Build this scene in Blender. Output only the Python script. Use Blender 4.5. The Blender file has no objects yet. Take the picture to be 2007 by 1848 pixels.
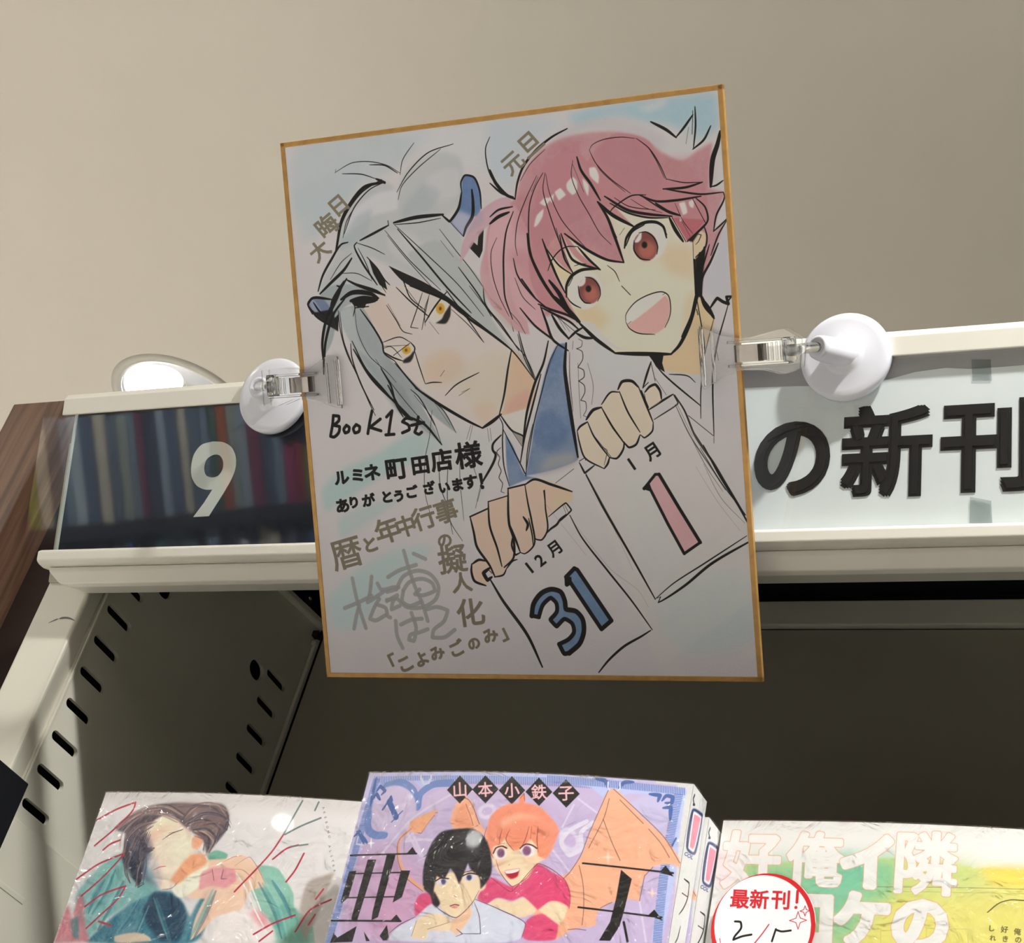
# Manga shelf with a signed illustration board clipped to its header sign.
import bpy, bmesh, math, random
import numpy as np
from mathutils import Vector, Matrix

random.seed(7)
RNG = np.random.default_rng(11)
scn = bpy.context.scene
col = scn.collection

# ---------------------------------------------------------------- camera
CAM_ROWS = ((0.89673, 0.37283, 0.23848), (-0.04170, 0.60762, -0.79313), (-0.44060, 0.70128, 0.56042))      # right, down, forward of the camera in world axes
r_, d_, f_ = [Vector(v) for v in CAM_ROWS]
cam = bpy.data.cameras.new('camera')
cam.sensor_fit = 'HORIZONTAL'; cam.sensor_width = 36.0
cam.lens = 3450.0 / 2007.0 * 36.0
cam.clip_start = 0.02
camo = bpy.data.objects.new('camera', cam); col.objects.link(camo)
m = Matrix((r_, -d_, -f_)).transposed().to_4x4(); m.translation = Vector((0, 0, 1.5))
camo.matrix_world = m
scn.camera = camo

# ---------------------------------------------------------------- world and exposure
world = bpy.data.worlds.new('room_fill'); scn.world = world
world.use_nodes = True
wbg = world.node_tree.nodes['Background']
wbg.inputs[0].default_value = (1.0, 0.96, 0.90, 1); wbg.inputs[1].default_value = 0.06  # even fill standing in for light bounced around the shop
scn.view_settings.view_transform = 'Standard'
scn.view_settings.look = 'None'
scn.view_settings.exposure = 0.0
scn.view_settings.gamma = 1.0
scn.view_settings.use_curve_mapping = False
CEIL = 2.75
KEY = (0.33, 0.02)
KEY_POWER = 30.0

def lamp_disk(name, x, y, z, power, radius, color, spread=150):
    l = bpy.data.lights.new(name, 'AREA'); l.shape = 'DISK'; l.size = radius * 2
    l.energy = power; l.color = color; l.spread = math.radians(spread)
    o = bpy.data.objects.new(name, l); col.objects.link(o); o.location = (x, y, z)
    return o
WARM = (1.0, 0.975, 0.925)
lamp_disk('key_downlight_glow', KEY[0], KEY[1], CEIL - 0.012, KEY_POWER, 0.035, WARM, 150)
lamp_disk('rear_downlight_glow', -1.389, 1.386, CEIL - 0.012, 5.0, 0.05, WARM, 120)
ADDED_AISLE = [(-2.05, -0.35, 32), (-2.22, -2.72, 30), (0.0, -1.7, 33), (2.0, -0.6, 20), (-3.6, -1.2, 36), (-3.4, 2.4, 64), (-1.9, 2.9, 46), (0.6, 3.4, 14)]  # unseen lamps added for floor bounce, ceiling tone and glints on the book wrap
for lx, ly, lw in ADDED_AISLE:
    lamp_disk('added_aisle_glow', lx, ly, CEIL - 0.012, lw, 0.06, WARM, 96)

# ---------------------------------------------------------------- materials
def srgb(c):
    c = np.asarray(c, float) / 255.0
    return np.where(c <= 0.04045, c / 12.92, ((c + 0.055) / 1.055) ** 2.4)
def to_srgb(l):
    l = np.clip(l, 0, 1)
    return np.where(l <= 0.0031308, l * 12.92, 1.055 * l ** (1 / 2.4) - 0.055)

def mat(name, rgb, rough=0.5, metal=0.0, spec=0.5, noise=0.0, nscale=40.0, bump=0.0, bscale=200.0, coat=0.0, ior=1.5):
    m = bpy.data.materials.new(name); m.use_nodes = True
    nt = m.node_tree; b = nt.nodes['Principled BSDF']
    c = srgb(rgb)
    b.inputs['Base Color'].default_value = (*c, 1)
    b.inputs['Roughness'].default_value = rough; b.inputs['Metallic'].default_value = metal
    b.inputs['Specular IOR Level'].default_value = spec; b.inputs['IOR'].default_value = ior
    b.inputs['Coat Weight'].default_value = coat
    tc = nt.nodes.new('ShaderNodeTexCoord')
    if noise > 0:
        n = nt.nodes.new('ShaderNodeTexNoise'); n.inputs['Scale'].default_value = nscale; n.inputs['Detail'].default_value = 4
        nt.links.new(tc.outputs['Object'], n.inputs['Vector'])
        r = nt.nodes.new('ShaderNodeValToRGB')
        r.color_ramp.elements[0].position = 0.3; r.color_ramp.elements[1].position = 0.7
        r.color_ramp.elements[0].color = (*(c * (1 - noise)), 1); r.color_ramp.elements[1].color = (*np.clip(c * (1 + noise), 0, 1), 1)
        nt.links.new(n.outputs['Fac'], r.inputs['Fac']); nt.links.new(r.outputs['Color'], b.inputs['Base Color'])
    if bump > 0:
        n2 = nt.nodes.new('ShaderNodeTexNoise'); n2.inputs['Scale'].default_value = bscale; n2.inputs['Detail'].default_value = 3
        nt.links.new(tc.outputs['Object'], n2.inputs['Vector'])
        bp = nt.nodes.new('ShaderNodeBump'); bp.inputs['Strength'].default_value = bump; bp.inputs['Distance'].default_value = 0.001
        nt.links.new(n2.outputs['Fac'], bp.inputs['Height']); nt.links.new(bp.outputs['Normal'], b.inputs['Normal'])
    return m

def clear_mat(name, tint=(1, 1, 1), rough=0.03, ior=1.49):
    m = bpy.data.materials.new(name); m.use_nodes = True
    b = m.node_tree.nodes['Principled BSDF']
    b.inputs['Base Color'].default_value = (*tint, 1); b.inputs['Roughness'].default_value = rough
    b.inputs['Transmission Weight'].default_value = 1.0; b.inputs['IOR'].default_value = ior
    return m

def film_mat(name, ior=1.5, bump=0.0, bscale=60.0, rough=0.04, tint=(1, 1, 1)):
    """thin clear sheet: transparent with a mirror layer on top"""
    m = bpy.data.materials.new(name); m.use_nodes = True
    nt = m.node_tree; nt.nodes.clear()
    out = nt.nodes.new('ShaderNodeOutputMaterial'); mix = nt.nodes.new('ShaderNodeMixShader')
    tr = nt.nodes.new('ShaderNodeBsdfTransparent'); gl = nt.nodes.new('ShaderNodeBsdfGlossy'); fr = nt.nodes.new('ShaderNodeFresnel')
    tr.inputs['Color'].default_value = (*tint, 1)
    gl.inputs['Roughness'].default_value = rough; fr.inputs['IOR'].default_value = ior
    ge = nt.nodes.new('ShaderNodeNewGeometry'); mr = nt.nodes.new('ShaderNodeMapRange')
    mr.inputs['To Min'].default_value = ior; mr.inputs['To Max'].default_value = 1.0 / ior
    nt.links.new(ge.outputs['Backfacing'], mr.inputs['Value']); nt.links.new(mr.outputs['Result'], fr.inputs['IOR'])
    nt.links.new(fr.outputs[0], mix.inputs[0]); nt.links.new(tr.outputs[0], mix.inputs[1]); nt.links.new(gl.outputs[0], mix.inputs[2])
    nt.links.new(mix.outputs[0], out.inputs['Surface'])
    if bump > 0:
        tc = nt.nodes.new('ShaderNodeTexCoord'); n2 = nt.nodes.new('ShaderNodeTexNoise')
        n2.inputs['Scale'].default_value = bscale; n2.inputs['Detail'].default_value = 3; n2.inputs['Distortion'].default_value = 1.5
        nt.links.new(tc.outputs['Object'], n2.inputs['Vector'])
        bp = nt.nodes.new('ShaderNodeBump'); bp.inputs['Strength'].default_value = bump; bp.inputs['Distance'].default_value = 0.002
        nt.links.new(n2.outputs['Fac'], bp.inputs['Height'])
        nt.links.new(bp.outputs['Normal'], gl.inputs['Normal']); nt.links.new(bp.outputs['Normal'], fr.inputs['Normal'])
    return m

def emit_mat(name, rgb, s):
    m = bpy.data.materials.new(name); m.use_nodes = True
    b = m.node_tree.nodes['Principled BSDF']
    b.inputs['Base Color'].default_value = (0.8, 0.8, 0.8, 1)
    b.inputs['Emission Color'].default_value = (*rgb, 1); b.inputs['Emission Strength'].default_value = s
    return m

def wood_mat(name, a, b_):
    m = bpy.data.materials.new(name); m.use_nodes = True
    nt = m.node_tree; b = nt.nodes['Principled BSDF']; b.inputs['Roughness'].default_value = 0.45
    tc = nt.nodes.new('ShaderNodeTexCoord'); mp = nt.nodes.new('ShaderNodeMapping'); mp.inputs['Scale'].default_value = (60, 60, 4)
    n = nt.nodes.new('ShaderNodeTexNoise'); n.inputs['Scale'].default_value = 2.2; n.inputs['Detail'].default_value = 6; n.inputs['Distortion'].default_value = 0.6
    r = nt.nodes.new('ShaderNodeValToRGB'); r.color_ramp.elements[0].position = 0.32; r.color_ramp.elements[1].position = 0.68
    r.color_ramp.elements[0].color = (*srgb(a), 1); r.color_ramp.elements[1].color = (*srgb(b_), 1)
    nt.links.new(tc.outputs['Object'], mp.inputs[0]); nt.links.new(mp.outputs[0], n.inputs['Vector'])
    nt.links.new(n.outputs['Fac'], r.inputs[0]); nt.links.new(r.outputs[0], b.inputs['Base Color'])
    return m

M = {
 'ceiling': mat('ceiling_paint', (222, 217, 207), 0.9, noise=0.015, nscale=3, bump=0.05, bscale=400),
 'floor': mat('floor_tile', (190, 186, 178), 0.5, noise=0.05, nscale=2),
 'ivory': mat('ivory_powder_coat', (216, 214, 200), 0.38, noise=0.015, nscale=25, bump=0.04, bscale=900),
 'ivory_shade': mat('grey_ivory_with_shade', (168, 164, 148), 0.5, noise=0.03, nscale=20, bump=0.05, bscale=900),  # ivory paint with the back panel's shade put into its colour
 'rail': mat('cream_rail', (226, 224, 214), 0.35, noise=0.01, nscale=30),
 'plate': mat('navy_sign_plate', (14, 20, 32), 0.35, noise=0.04, nscale=8),
 'plate_edge': mat('pale_plate_edge', (186, 196, 190), 0.4, noise=0.02, nscale=30),
 'digit': mat('silver_white_vinyl', (206, 212, 204), 0.4, noise=0.02, nscale=60),
 'paper': mat('blue_white_paper', (226, 236, 238), 0.7, noise=0.025, nscale=26),
 'backing': mat('grey_backing', (172, 172, 176), 0.6, noise=0.05, nscale=40),
 'ink': mat('black_print', (24, 24, 24), 0.5, noise=0.03, nscale=50),
 'tape': film_mat('aged_tape', 1.4, 0.3, 300, 0.3, (0.86, 0.88, 0.88)),
 'cover': film_mat('acrylic_cover', 1.75, 0.0, 1, 0.03),
 'cup': mat('white_suction_plastic', (222, 224, 234), 0.22, spec=0.5, noise=0.008, nscale=20),
 'clear': clear_mat('clear_clip_plastic'),
 'stemclear': clear_mat('frosted_pin_plastic', (0.96, 0.98, 0.97), 0.15),
 'chrome': mat('spring_steel', (196, 190, 186), 0.16, metal=1.0, noise=0.03, nscale=90),
 'gold': mat('gold_edge_tape', (190, 146, 82), 0.38, metal=0.3, noise=0.14, nscale=160, bump=0.15, bscale=500),
 'board': mat('board_core', (226, 226, 232), 0.85, noise=0.02, nscale=60),
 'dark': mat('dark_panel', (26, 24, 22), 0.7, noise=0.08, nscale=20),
 'black': mat('black_steel', (22, 24, 30), 0.45, noise=0.08, nscale=20),
 'bolt': mat('black_bolt', (12, 12, 12), 0.35, noise=0.03, nscale=50),
 'groove': mat('shadow_gap_rubber', (58, 54, 40), 0.8, noise=0.05, nscale=20),
 'wood': wood_mat('walnut_veneer', (88, 62, 48), (132, 100, 80)),
 'trimring': mat('lamp_trim_white', (206, 204, 196), 0.4, noise=0.01, nscale=20),
 'reflector': mat('lamp_reflector', (104, 102, 101), 0.5, metal=0.0, noise=0.02, nscale=20),
 'pages': mat('page_block', (222, 214, 196), 0.85, noise=0.05, nscale=300),
 'jacket_lilac': mat('lilac_jacket', (214, 210, 232), 0.4, noise=0.01, nscale=20),
 'jacket_white': mat('white_jacket', (222, 220, 218), 0.4, noise=0.01, nscale=20),
 'lint': mat('pale_lint', (226, 222, 190), 0.9, noise=0.02, nscale=50),
 'steel_dark': mat('dark_bookcase_steel', (30, 34, 38), 0.5, noise=0.04, nscale=10),
}
M['wrap'] = film_mat('shrink_wrap', 1.55, 1.0, 75, 0.08)
M['lens'] = emit_mat('lamp_lens_glow', (1.0, 0.99, 0.95), 22.0)
M['lens_aisle'] = emit_mat('aisle_lamp_lens_glow', (1.0, 0.99, 0.95), 90.0)  # made strong so the book wrap picks up glints

# ---------------------------------------------------------------- mesh helpers
def link(name, me, material=None, parent=None, smooth=False):
    o = bpy.data.objects.new(name, me); col.objects.link(o)
    if material is not None: me.materials.append(material)
    if parent is not None: o.parent = parent
    if smooth:
        for p in me.polygons: p.use_smooth = True
    return o
def from_bm(name, bm, material, parent=None, smooth=False):
    bmesh.ops.recalc_face_normals(bm, faces=bm.faces)
    me = bpy.data.meshes.new(name); bm.to_mesh(me); bm.free()
    return link(name, me, material, parent, smooth)
def box_bm(lo, hi, bevel=0.0, seg=2, bm=None):
    own = bm is None
    b = bmesh.new()
    bmesh.ops.create_cube(b, size=1)
    lo = Vector(lo); hi = Vector(hi)
    for v in b.verts: v.co = Vector([(lo[i] + hi[i]) / 2 + v.co[i] * (hi[i] - lo[i]) for i in range(3)])
    if bevel > 0: bmesh.ops.bevel(b, geom=b.edges[:] , offset=bevel, segments=seg, affect='EDGES', profile=0.5)
    if own: return b
    tmp = bpy.data.meshes.new('t'); b.to_mesh(tmp); b.free(); bm.from_mesh(tmp); bpy.data.meshes.remove(tmp)
    return bm
def box(name, lo, hi, material, parent=None, bevel=0.0, seg=2):
    return from_bm(name, box_bm(lo, hi, bevel, seg), material, parent)
def prism(name, pts, z0, z1, material, parent=None, bevel=0.0, axes=(0, 1, 2)):
    """polygon pts in two local axes, extruded along the third"""
    bm = bmesh.new(); n = len(pts); rows = []
    for z in (z0, z1):
        row = []
        for p in pts:
            c = [0, 0, 0]; c[axes[0]] = p[0]; c[axes[1]] = p[1]; c[axes[2]] = z
            row.append(bm.verts.new(c))
        rows.append(row)
    bm.faces.new(rows[0]); bm.faces.new(rows[1][::-1])
    for i in range(n): bm.faces.new((rows[0][i], rows[0][(i + 1) % n], rows[1][(i + 1) % n], rows[1][i]))
    if bevel > 0: bmesh.ops.bevel(bm, geom=bm.edges[:], offset=bevel, segments=2, affect='EDGES')
    return from_bm(name, bm, material, parent)
def lathe(name, prof, material, parent=None, n=48, mtx=None, smooth=True):
    bm = bmesh.new(); rings = []
    for r, z in prof:
        if r < 1e-6: rings.append([bm.verts.new((0, 0, z))])
        else: rings.append([bm.verts.new((r * math.cos(2 * math.pi * i / n), r * math.sin(2 * math.pi * i / n), z)) for i in range(n)])
    for a, b in zip(rings, rings[1:]):
        for i in range(n):
            j = (i + 1) % n
            if len(a) == 1 and len(b) == 1: continue
            if len(a) == 1: bm.faces.new((a[0], b[i], b[j]))
            elif len(b) == 1: bm.faces.new((a[i], b[0], a[j]))
            else: bm.faces.new((a[i], b[i], b[j], a[j]))
    if mtx is not None: bm.transform(mtx)
    return from_bm(name, bm, material, parent, smooth)
def flat_holes(name, outer, holes, thick, material, parent=None, matrix=None):
    """outline with holes, given thickness (2D curve filled, turned into a mesh)"""
    cu = bpy.data.curves.new(name, 'CURVE'); cu.dimensions = '2D'; cu.fill_mode = 'BOTH'; cu.extrude = thick / 2
    for pts in [outer] + holes:
        s = cu.splines.new('POLY'); s.points.add(len(pts) - 1); s.use_cyclic_u = True
        for i, p in enumerate(pts): s.points[i].co = (p[0], p[1], 0, 1)
    t = bpy.data.objects.new('t', cu); col.objects.link(t)
    me = bpy.data.meshes.new_from_object(t.evaluated_get(bpy.context.evaluated_depsgraph_get()))
    bpy.data.objects.remove(t)
    me.materials.clear()
    if matrix is not None: me.transform(matrix)
    return link(name, me, material, parent)
def capsule(cx, cy, length, width, n=6):
    r = width / 2; h = length / 2 - r; out = []
    for i in range(n + 1):
        a = -math.pi / 2 + math.pi * i / n; out.append((cx + h + r * math.cos(a), cy + r * math.sin(a)))
    for i in range(n + 1):
        a = math.pi / 2 + math.pi * i / n; out.append((cx - h + r * math.cos(a), cy + r * math.sin(a)))
    return out
def thing(name, label, cat, matrix=None, group=None):
    o = bpy.data.objects.new(name, None); col.objects.link(o); o.empty_display_size = 0.05
    if matrix is not None: o.matrix_world = matrix
    o['label'] = label; o['category'] = cat
    if group: o['group'] = group
    return o
def tag(o, label, cat, group=None, kind=None):
    o['label'] = label; o['category'] = cat
    if group: o['group'] = group
    if kind: o['kind'] = kind
    return o
def structure(o, label=None):
    o['kind'] = 'structure'
    if label: o['label'] = label
    return o
def frame(O, X, D):
    """surface frame: local x = X (right), local y = up along the surface, local z = towards the viewer"""
    X = Vector(X).normalized(); U = -Vector(D); U = (U - X * U.dot(X)).normalized(); N = X.cross(U)
    m = Matrix((X, U, N)).transposed().to_4x4(); m.translation = Vector(O); return m

# ---------------------------------------------------------------- printed artwork painter
GLY = {}
def glyph_edges(ch):
    if ch in GLY: return GLY[ch]
    cu = bpy.data.curves.new('g', 'FONT'); cu.body = ch; cu.size = 1.0; cu.resolution_u = 3
    o = bpy.data.objects.new('g', cu); col.objects.link(o)
    me = bpy.data.meshes.new_from_object(o.evaluated_get(bpy.context.evaluated_depsgraph_get()))
    bpy.data.objects.remove(o)
    bm = bmesh.new(); bm.from_mesh(me); bmesh.ops.remove_doubles(bm, verts=bm.verts, dist=1e-5)
    seg = np.array([[(e.verts[0].co.x, e.verts[0].co.y), (e.verts[1].co.x, e.verts[1].co.y)] for e in bm.edges if len(e.link_faces) == 1])
    bm.free(); bpy.data.meshes.remove(me)
    if len(seg) == 0: seg = np.zeros((1, 2, 2))
    lo = seg.reshape(-1, 2).min(0); hi = seg.reshape(-1, 2).max(0)
    seg = seg - (lo + hi) / 2
    if not ch.isascii(): seg = seg * (0.92 / max((hi - lo).max(), 1e-3)) * (1.0 if ord(ch) > 0x3400 else 0.86)
    GLY[ch] = seg
    return seg
def spline(P, closed, per=0.8):
    P = np.asarray(P, float); n = len(P)
    if n < 3: return P
    if closed: Q = np.vstack([P[-1], P, P[0], P[1]]); k = n
    else: Q = np.vstack([2 * P[0] - P[1], P, 2 * P[-1] - P[-2]]); k = n - 1
    e = np.diff(Q, axis=0); e /= np.maximum(np.hypot(e[:, 0], e[:, 1]), 1e-6)[:, None]
    cs = np.sum(e[:-1] * e[1:], 1); cs = np.clip((cs + .25) / .9, 0, 1)   # sharp corners stay sharp
    if not closed: cs[0] = cs[-1] = 1
    out = []
    for i in range(k):
        p0, p1, p2, p3 = Q[i:i + 4]
        L = np.hypot(*(p2 - p1)); m_ = max(2, int(L / per / 3))
        t = np.linspace(0, 1, m_, endpoint=False)[:, None]
        L0 = max(np.hypot(*(p1 - p0)), 1e-6); L2 = max(np.hypot(*(p3 - p2)), 1e-6); L1 = max(L, 1e-6)
        t1 = (p2 - p1) * 0; 
        t1 = ((p1 - p0) / L0 + (p2 - p1) / L1) * 0.5; t2 = ((p2 - p1) / L1 + (p3 - p2) / L2) * 0.5
        t1 = t1 * L1 * 0.9 * cs[i]; t2 = t2 * L1 * 0.9 * cs[i + 1]
        out.append((2 * t**3 - 3 * t**2 + 1) * p1 + (t**3 - 2 * t**2 + t) * t1 + (-2 * t**3 + 3 * t**2) * p2 + (t**3 - t**2) * t2)
    if not closed: out.append(P[-1:])
    return np.vstack(out)
class Painter:
    def __init__(s, w_mm, h_mm, ppm, base, seed=1):
        s.k = ppm; s.W = int(w_mm * ppm); s.H = int(h_mm * ppm)
        s.img = np.empty((s.H, s.W, 3), np.float32); s.img[:] = np.array(base, np.float32) / 255
        rng = np.random.default_rng(seed); s.n = np.zeros((s.H, s.W), np.float32)
        for oct_, amp in ((14, .5), (40, .3), (120, .25), (400, .2)):
            g = rng.random((oct_ + 2, oct_ + 2)).astype(np.float32)
            yy = np.linspace(0, oct_, s.H); xx = np.linspace(0, oct_, s.W)
            yi = yy.astype(int); xi = xx.astype(int); fy = (yy - yi)[:, None]; fx = (xx - xi)[None]
            s.n += amp * ((g[yi][:, xi] * (1 - fx) + g[yi][:, xi + 1] * fx) * (1 - fy) + (g[yi + 1][:, xi] * (1 - fx) + g[yi + 1][:, xi + 1] * fx) * fy)
        s.n = np.clip((s.n - .35) / .55, 0, 1)
    def window(s, P, pad):
        x0 = int(max(0, np.floor(P[:, 0].min() - pad))); x1 = int(min(s.W, np.ceil(P[:, 0].max() + pad) + 1))
        y0 = int(max(0, np.floor(P[:, 1].min() - pad))); y1 = int(min(s.H, np.ceil(P[:, 1].max() + pad) + 1))
        return x0, x1, y0, y1
    def scan(s, A, B, win):
        """even-odd coverage of segments A->B inside the window"""
        x0, x1, y0, y1 = win; w = x1 - x0; h = y1 - y0; SS = 3
        acc = np.zeros((h, w + 1), np.float32)
        for j in range(h * SS):
            y = y0 + (j + .5) / SS
            hit = (A[:, 1] <= y) != (B[:, 1] <= y)
            if not hit.any(): continue
            a = A[hit]; b = B[hit]
            xs = np.sort(a[:, 0] + (y - a[:, 1]) / (b[:, 1] - a[:, 1]) * (b[:, 0] - a[:, 0])) - x0
            row = acc[j // SS]
            for xa, xb in zip(xs[0::2], xs[1::2]):
                xa = min(max(xa, 0), w); xb = min(max(xb, 0), w)
                ia = int(xa); ib = int(xb)
                if ia == ib: row[ia] += xb - xa
                else: row[ia] += 1 - (xa - ia); row[ia + 1:ib] += 1; row[ib] += xb - ib
        return np.clip(acc[:, :w] / SS, 0, 1)
    def blur(s, m, r):
        k = max(1, int(r * .6))
        for ax in (0, 1):
            for _ in range(3):
                c = np.cumsum(np.concatenate([np.zeros_like(np.take(m, [0], ax)), m], ax), ax); n = m.shape[ax]
                i1 = np.clip(np.arange(n) + k + 1, 0, n); i0 = np.clip(np.arange(n) - k, 0, n)
                m = (np.take(c, i1, ax) - np.take(c, i0, ax)) / (2 * k + 1)
        return m
    def comp(s, win, mask, colr):
        x0, x1, y0, y1 = win; v = s.img[y0:y1, x0:x1]
        v += mask[..., None] * (np.array(colr, np.float32) - v)
    def stroke_mask(s, A, B, ra, rb, win, m=None):
        x0, x1, y0, y1 = win
        if m is None: m = np.zeros((y1 - y0, x1 - x0), np.float32)
        for a, b, r0, r1 in zip(A, B, ra, rb):
            pad = max(r0, r1) + 1
            xa = int(max(x0, min(a[0], b[0]) - pad)); xb = int(min(x1, max(a[0], b[0]) + pad + 2))
            ya = int(max(y0, min(a[1], b[1]) - pad)); yb = int(min(y1, max(a[1], b[1]) + pad + 2))
            if xb <= xa or yb <= ya: continue
            X, Y = np.meshgrid(np.arange(xa, xb) + .5, np.arange(ya, yb) + .5)
            d = b - a; L = d @ d
            t = np.clip(((X - a[0]) * d[0] + (Y - a[1]) * d[1]) / L, 0, 1) if L > 1e-9 else np.zeros_like(X)
            c = np.clip(r0 + (r1 - r0) * t - np.hypot(X - a[0] - t * d[0], Y - a[1] - t * d[1]) + .5, 0, 1)
            w_ = m[ya - y0:yb - y0, xa - x0:xb - x0]; np.maximum(w_, c, out=w_)
        return m
    def run(s, text, off=(0, 0)):
        u = s.k / 20.0; INK = (.055, .05, .06)
        for ln in text.strip().split('\n'):
            p = ln.split(';')
            P = np.array([[float(v) for v in q.split(',')] for q in p[1].split()]) * u - np.array(off) * s.k
            c = INK if p[2] == 'k' else tuple(int(v) / 255 for v in p[2].split(','))
            a = float(p[3])
            if p[0] == 'f':
                soft = float(p[4]) / 100 * s.k; noise = float(p[5])
                if p[6] == '1': P = spline(P, True)
                win = s.window(P, soft * 2 + 1)
                if win[1] <= win[0] or win[3] <= win[2]: continue
                mk = s.scan(P, np.roll(P, -1, 0), win)
                if soft > .8: mk = s.blur(mk, soft)
                if noise > 0: mk = mk * (1 - noise * .55 * s.n[win[2]:win[3], win[0]:win[1]])
                s.comp(win, mk * a, c)
            elif p[0] == 'k':
                w = float(p[4]) / 100 * s.k
                if p[6] == '1': P = spline(P, False)
                if len(P) < 2: continue
                L = np.r_[0, np.cumsum(np.hypot(*np.diff(P, axis=0).T))]; t = L / max(L[-1], 1e-6)
                if p[5] == 'n': r = np.full(len(P), w / 2)
                else: r = w / 2 * (.22 + .78 * np.sin(np.pi * np.clip(t * .94 + .03, 0, 1)) ** .55)
                r = np.maximum(r, .32)
                win = s.window(P, w + 2)
                if win[1] <= win[0] or win[3] <= win[2]: continue
                s.comp(win, s.stroke_mask(P[:-1], P[1:], r[:-1], r[1:], win) * a, c)
            else:
                w = float(p[4]) / 100 * s.k; g = glyph_edges(p[5])
                rx, ry, dx, dy = [float(v) * u for v in p[6].split(',')]
                T = np.array([[rx, ry], [-dx, -dy]])
                A = g[:, 0] @ T + P[0]; B = g[:, 1] @ T + P[0]
                win = s.window(np.vstack([A, B]), w + 2)
                if win[1] <= win[0] or win[3] <= win[2]: continue
                mk = s.scan(A, B, win); R = np.full(len(A), w / 2)
                s.comp(win, s.stroke_mask(A, B, R, R, win, mk) * a, c)
    def image(s, name, gain, sat=1.0):
        g_ = s.img.mean(2, keepdims=True); s.img = np.clip(g_ + (s.img - g_) * sat, 0, 1)
        lin = np.where(s.img <= 0.04045, s.img / 12.92, ((s.img + 0.055) / 1.055) ** 2.4) * gain
        out = np.ones((s.H, s.W, 4), np.float32); out[..., :3] = to_srgb(np.minimum(lin, .92))
        im = bpy.data.images.new(name, s.W, s.H); im.pixels.foreach_set(out[::-1].ravel()); im.update(); im.pack()
        return im
def print_mat(name, im, rough, coat=0.0, bump=0.0, bscale=300):
    m = mat(name, (200, 200, 200), rough, bump=bump, bscale=bscale, coat=coat)
    nt = m.node_tree; t = nt.nodes.new('ShaderNodeTexImage'); t.image = im; t.extension = 'EXTEND'
    nt.links.new(t.outputs['Color'], nt.nodes['Principled BSDF'].inputs['Base Color'])
    return m
def print_sheet(name, x0, x1, ytop, ybot, z, material, parent, nx=1, bow=None, ny=1):
    """flat printed sheet with 0..1 UV; local x right, y up"""
    vs, fs, uv = [], [], []
    for j in range(ny + 1):
        for i in range(nx + 1):
            t = i / nx; v = j / ny
            vs.append((x0 + (x1 - x0) * t, ybot + (ytop - ybot) * v, z + (bow(t) if bow else 0))); uv.append((t, v))
    for j in range(ny):
        for i in range(nx):
            a = j * (nx + 1) + i; fs.append((a, a + 1, a + nx + 2, a + nx + 1))
    me = bpy.data.meshes.new(name); me.from_pydata(vs, [], fs)
    l = me.uv_layers.new(name='UVMap')
    for lp in me.loops: l.data[lp.index].uv = uv[lp.vertex_index]
    return link(name, me, material, parent, smooth=nx > 1)

# ================================================================ room
def ceiling_with_hole(cx, cy, r):
    bm = bmesh.new(); n = 48; inner = []; outer = []
    for i in range(n):
        a = 2 * math.pi * i / n; c, s_ = math.cos(a), math.sin(a)
        inner.append(bm.verts.new((cx + r * c, cy + r * s_, CEIL)))
        k = 9 / max(abs(c), abs(s_)); outer.append(bm.verts.new((cx + k * c, cy + k * s_, CEIL)))
    for i in range(n): bm.faces.new((inner[i], inner[(i + 1) % n], outer[(i + 1) % n], outer[i]))
    return from_bm('ceiling', bm, M['ceiling'])
structure(ceiling_with_hole(-1.389, 1.386, 0.080))
structure(box('wall_front', (-5.0, -3.1, 0.0), (4.0, -3.0, CEIL), mat('unseen_dark_wall', (70, 60, 52), 0.7, noise=0.3, nscale=6)))  # unseen dark wall added to keep low light out of the shelf
structure(box('wall_right', (3.6, -3.0, 0.0), (3.7, 5.0, CEIL), mat('brown_wall', (84, 72, 62), 0.7, noise=0.1, nscale=3)))  # added beyond view, dark to cut stray light
structure(box('wall_left', (-5.0, -3.0, 0.0), (-4.9, 5.0, CEIL), mat('brown_wall', (84, 72, 62), 0.7, noise=0.1, nscale=3)))  # also added out of view, dark to soak up light
structure(box('floor', (-7, -7, -0.05), (7, 7, 0.0), M['floor']))

def downlight(label, x, y, recess=True, group=None):
    t = thing('ceiling_downlight', label, 'ceiling light', Matrix.Translation((x, y, CEIL)), group)
    lathe('trim_ring', [(0.079, 0.0), (0.079, -0.003), (0.086, -0.0045), (0.0925, -0.003), (0.0935, 0.0)], M['trimring'], t, 64)
    if recess:
        tilt = Matrix.Translation((-0.012, 0.004, 0.0)) @ Matrix.Rotation(math.radians(0), 4, 'Y')
        lathe('reflector_cone', [(0.0795, -0.001), (0.0740, 0.004), (0.066, 0.030), (0.058, 0.060), (0.056, 0.075), (0.0, 0.076)], M['reflector'], t, 64)
        lathe('glowing_lens', [(0.0, -0.003), (0.024, -0.0015), (0.036, 0.003), (0.038, 0.010), (0.0, 0.012)], M['lens'], t, 48,
              Matrix.Translation((-0.038, -0.014, 0.012)) @ Matrix.Rotation(math.radians(-20), 4, 'Y') @ Matrix.Rotation(math.radians(10), 4, 'X'))
    else:
        lathe('glowing_lens', [(0.0, -0.002), (0.079, -0.002), (0.079, 0.0)], M['lens_aisle'], t, 48)
    return t
downlight('round recessed ceiling downlight glowing behind the left end of the sign', -1.389, 1.386)
for x, y in [KEY] + [a[:2] for a in ADDED_AISLE]:  # key lamp fixture first, then the added aisle lamps
    downlight('unseen round flush downlight in the shop ceiling above the aisle', x, y, False, 'downlights over the aisle')

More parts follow.
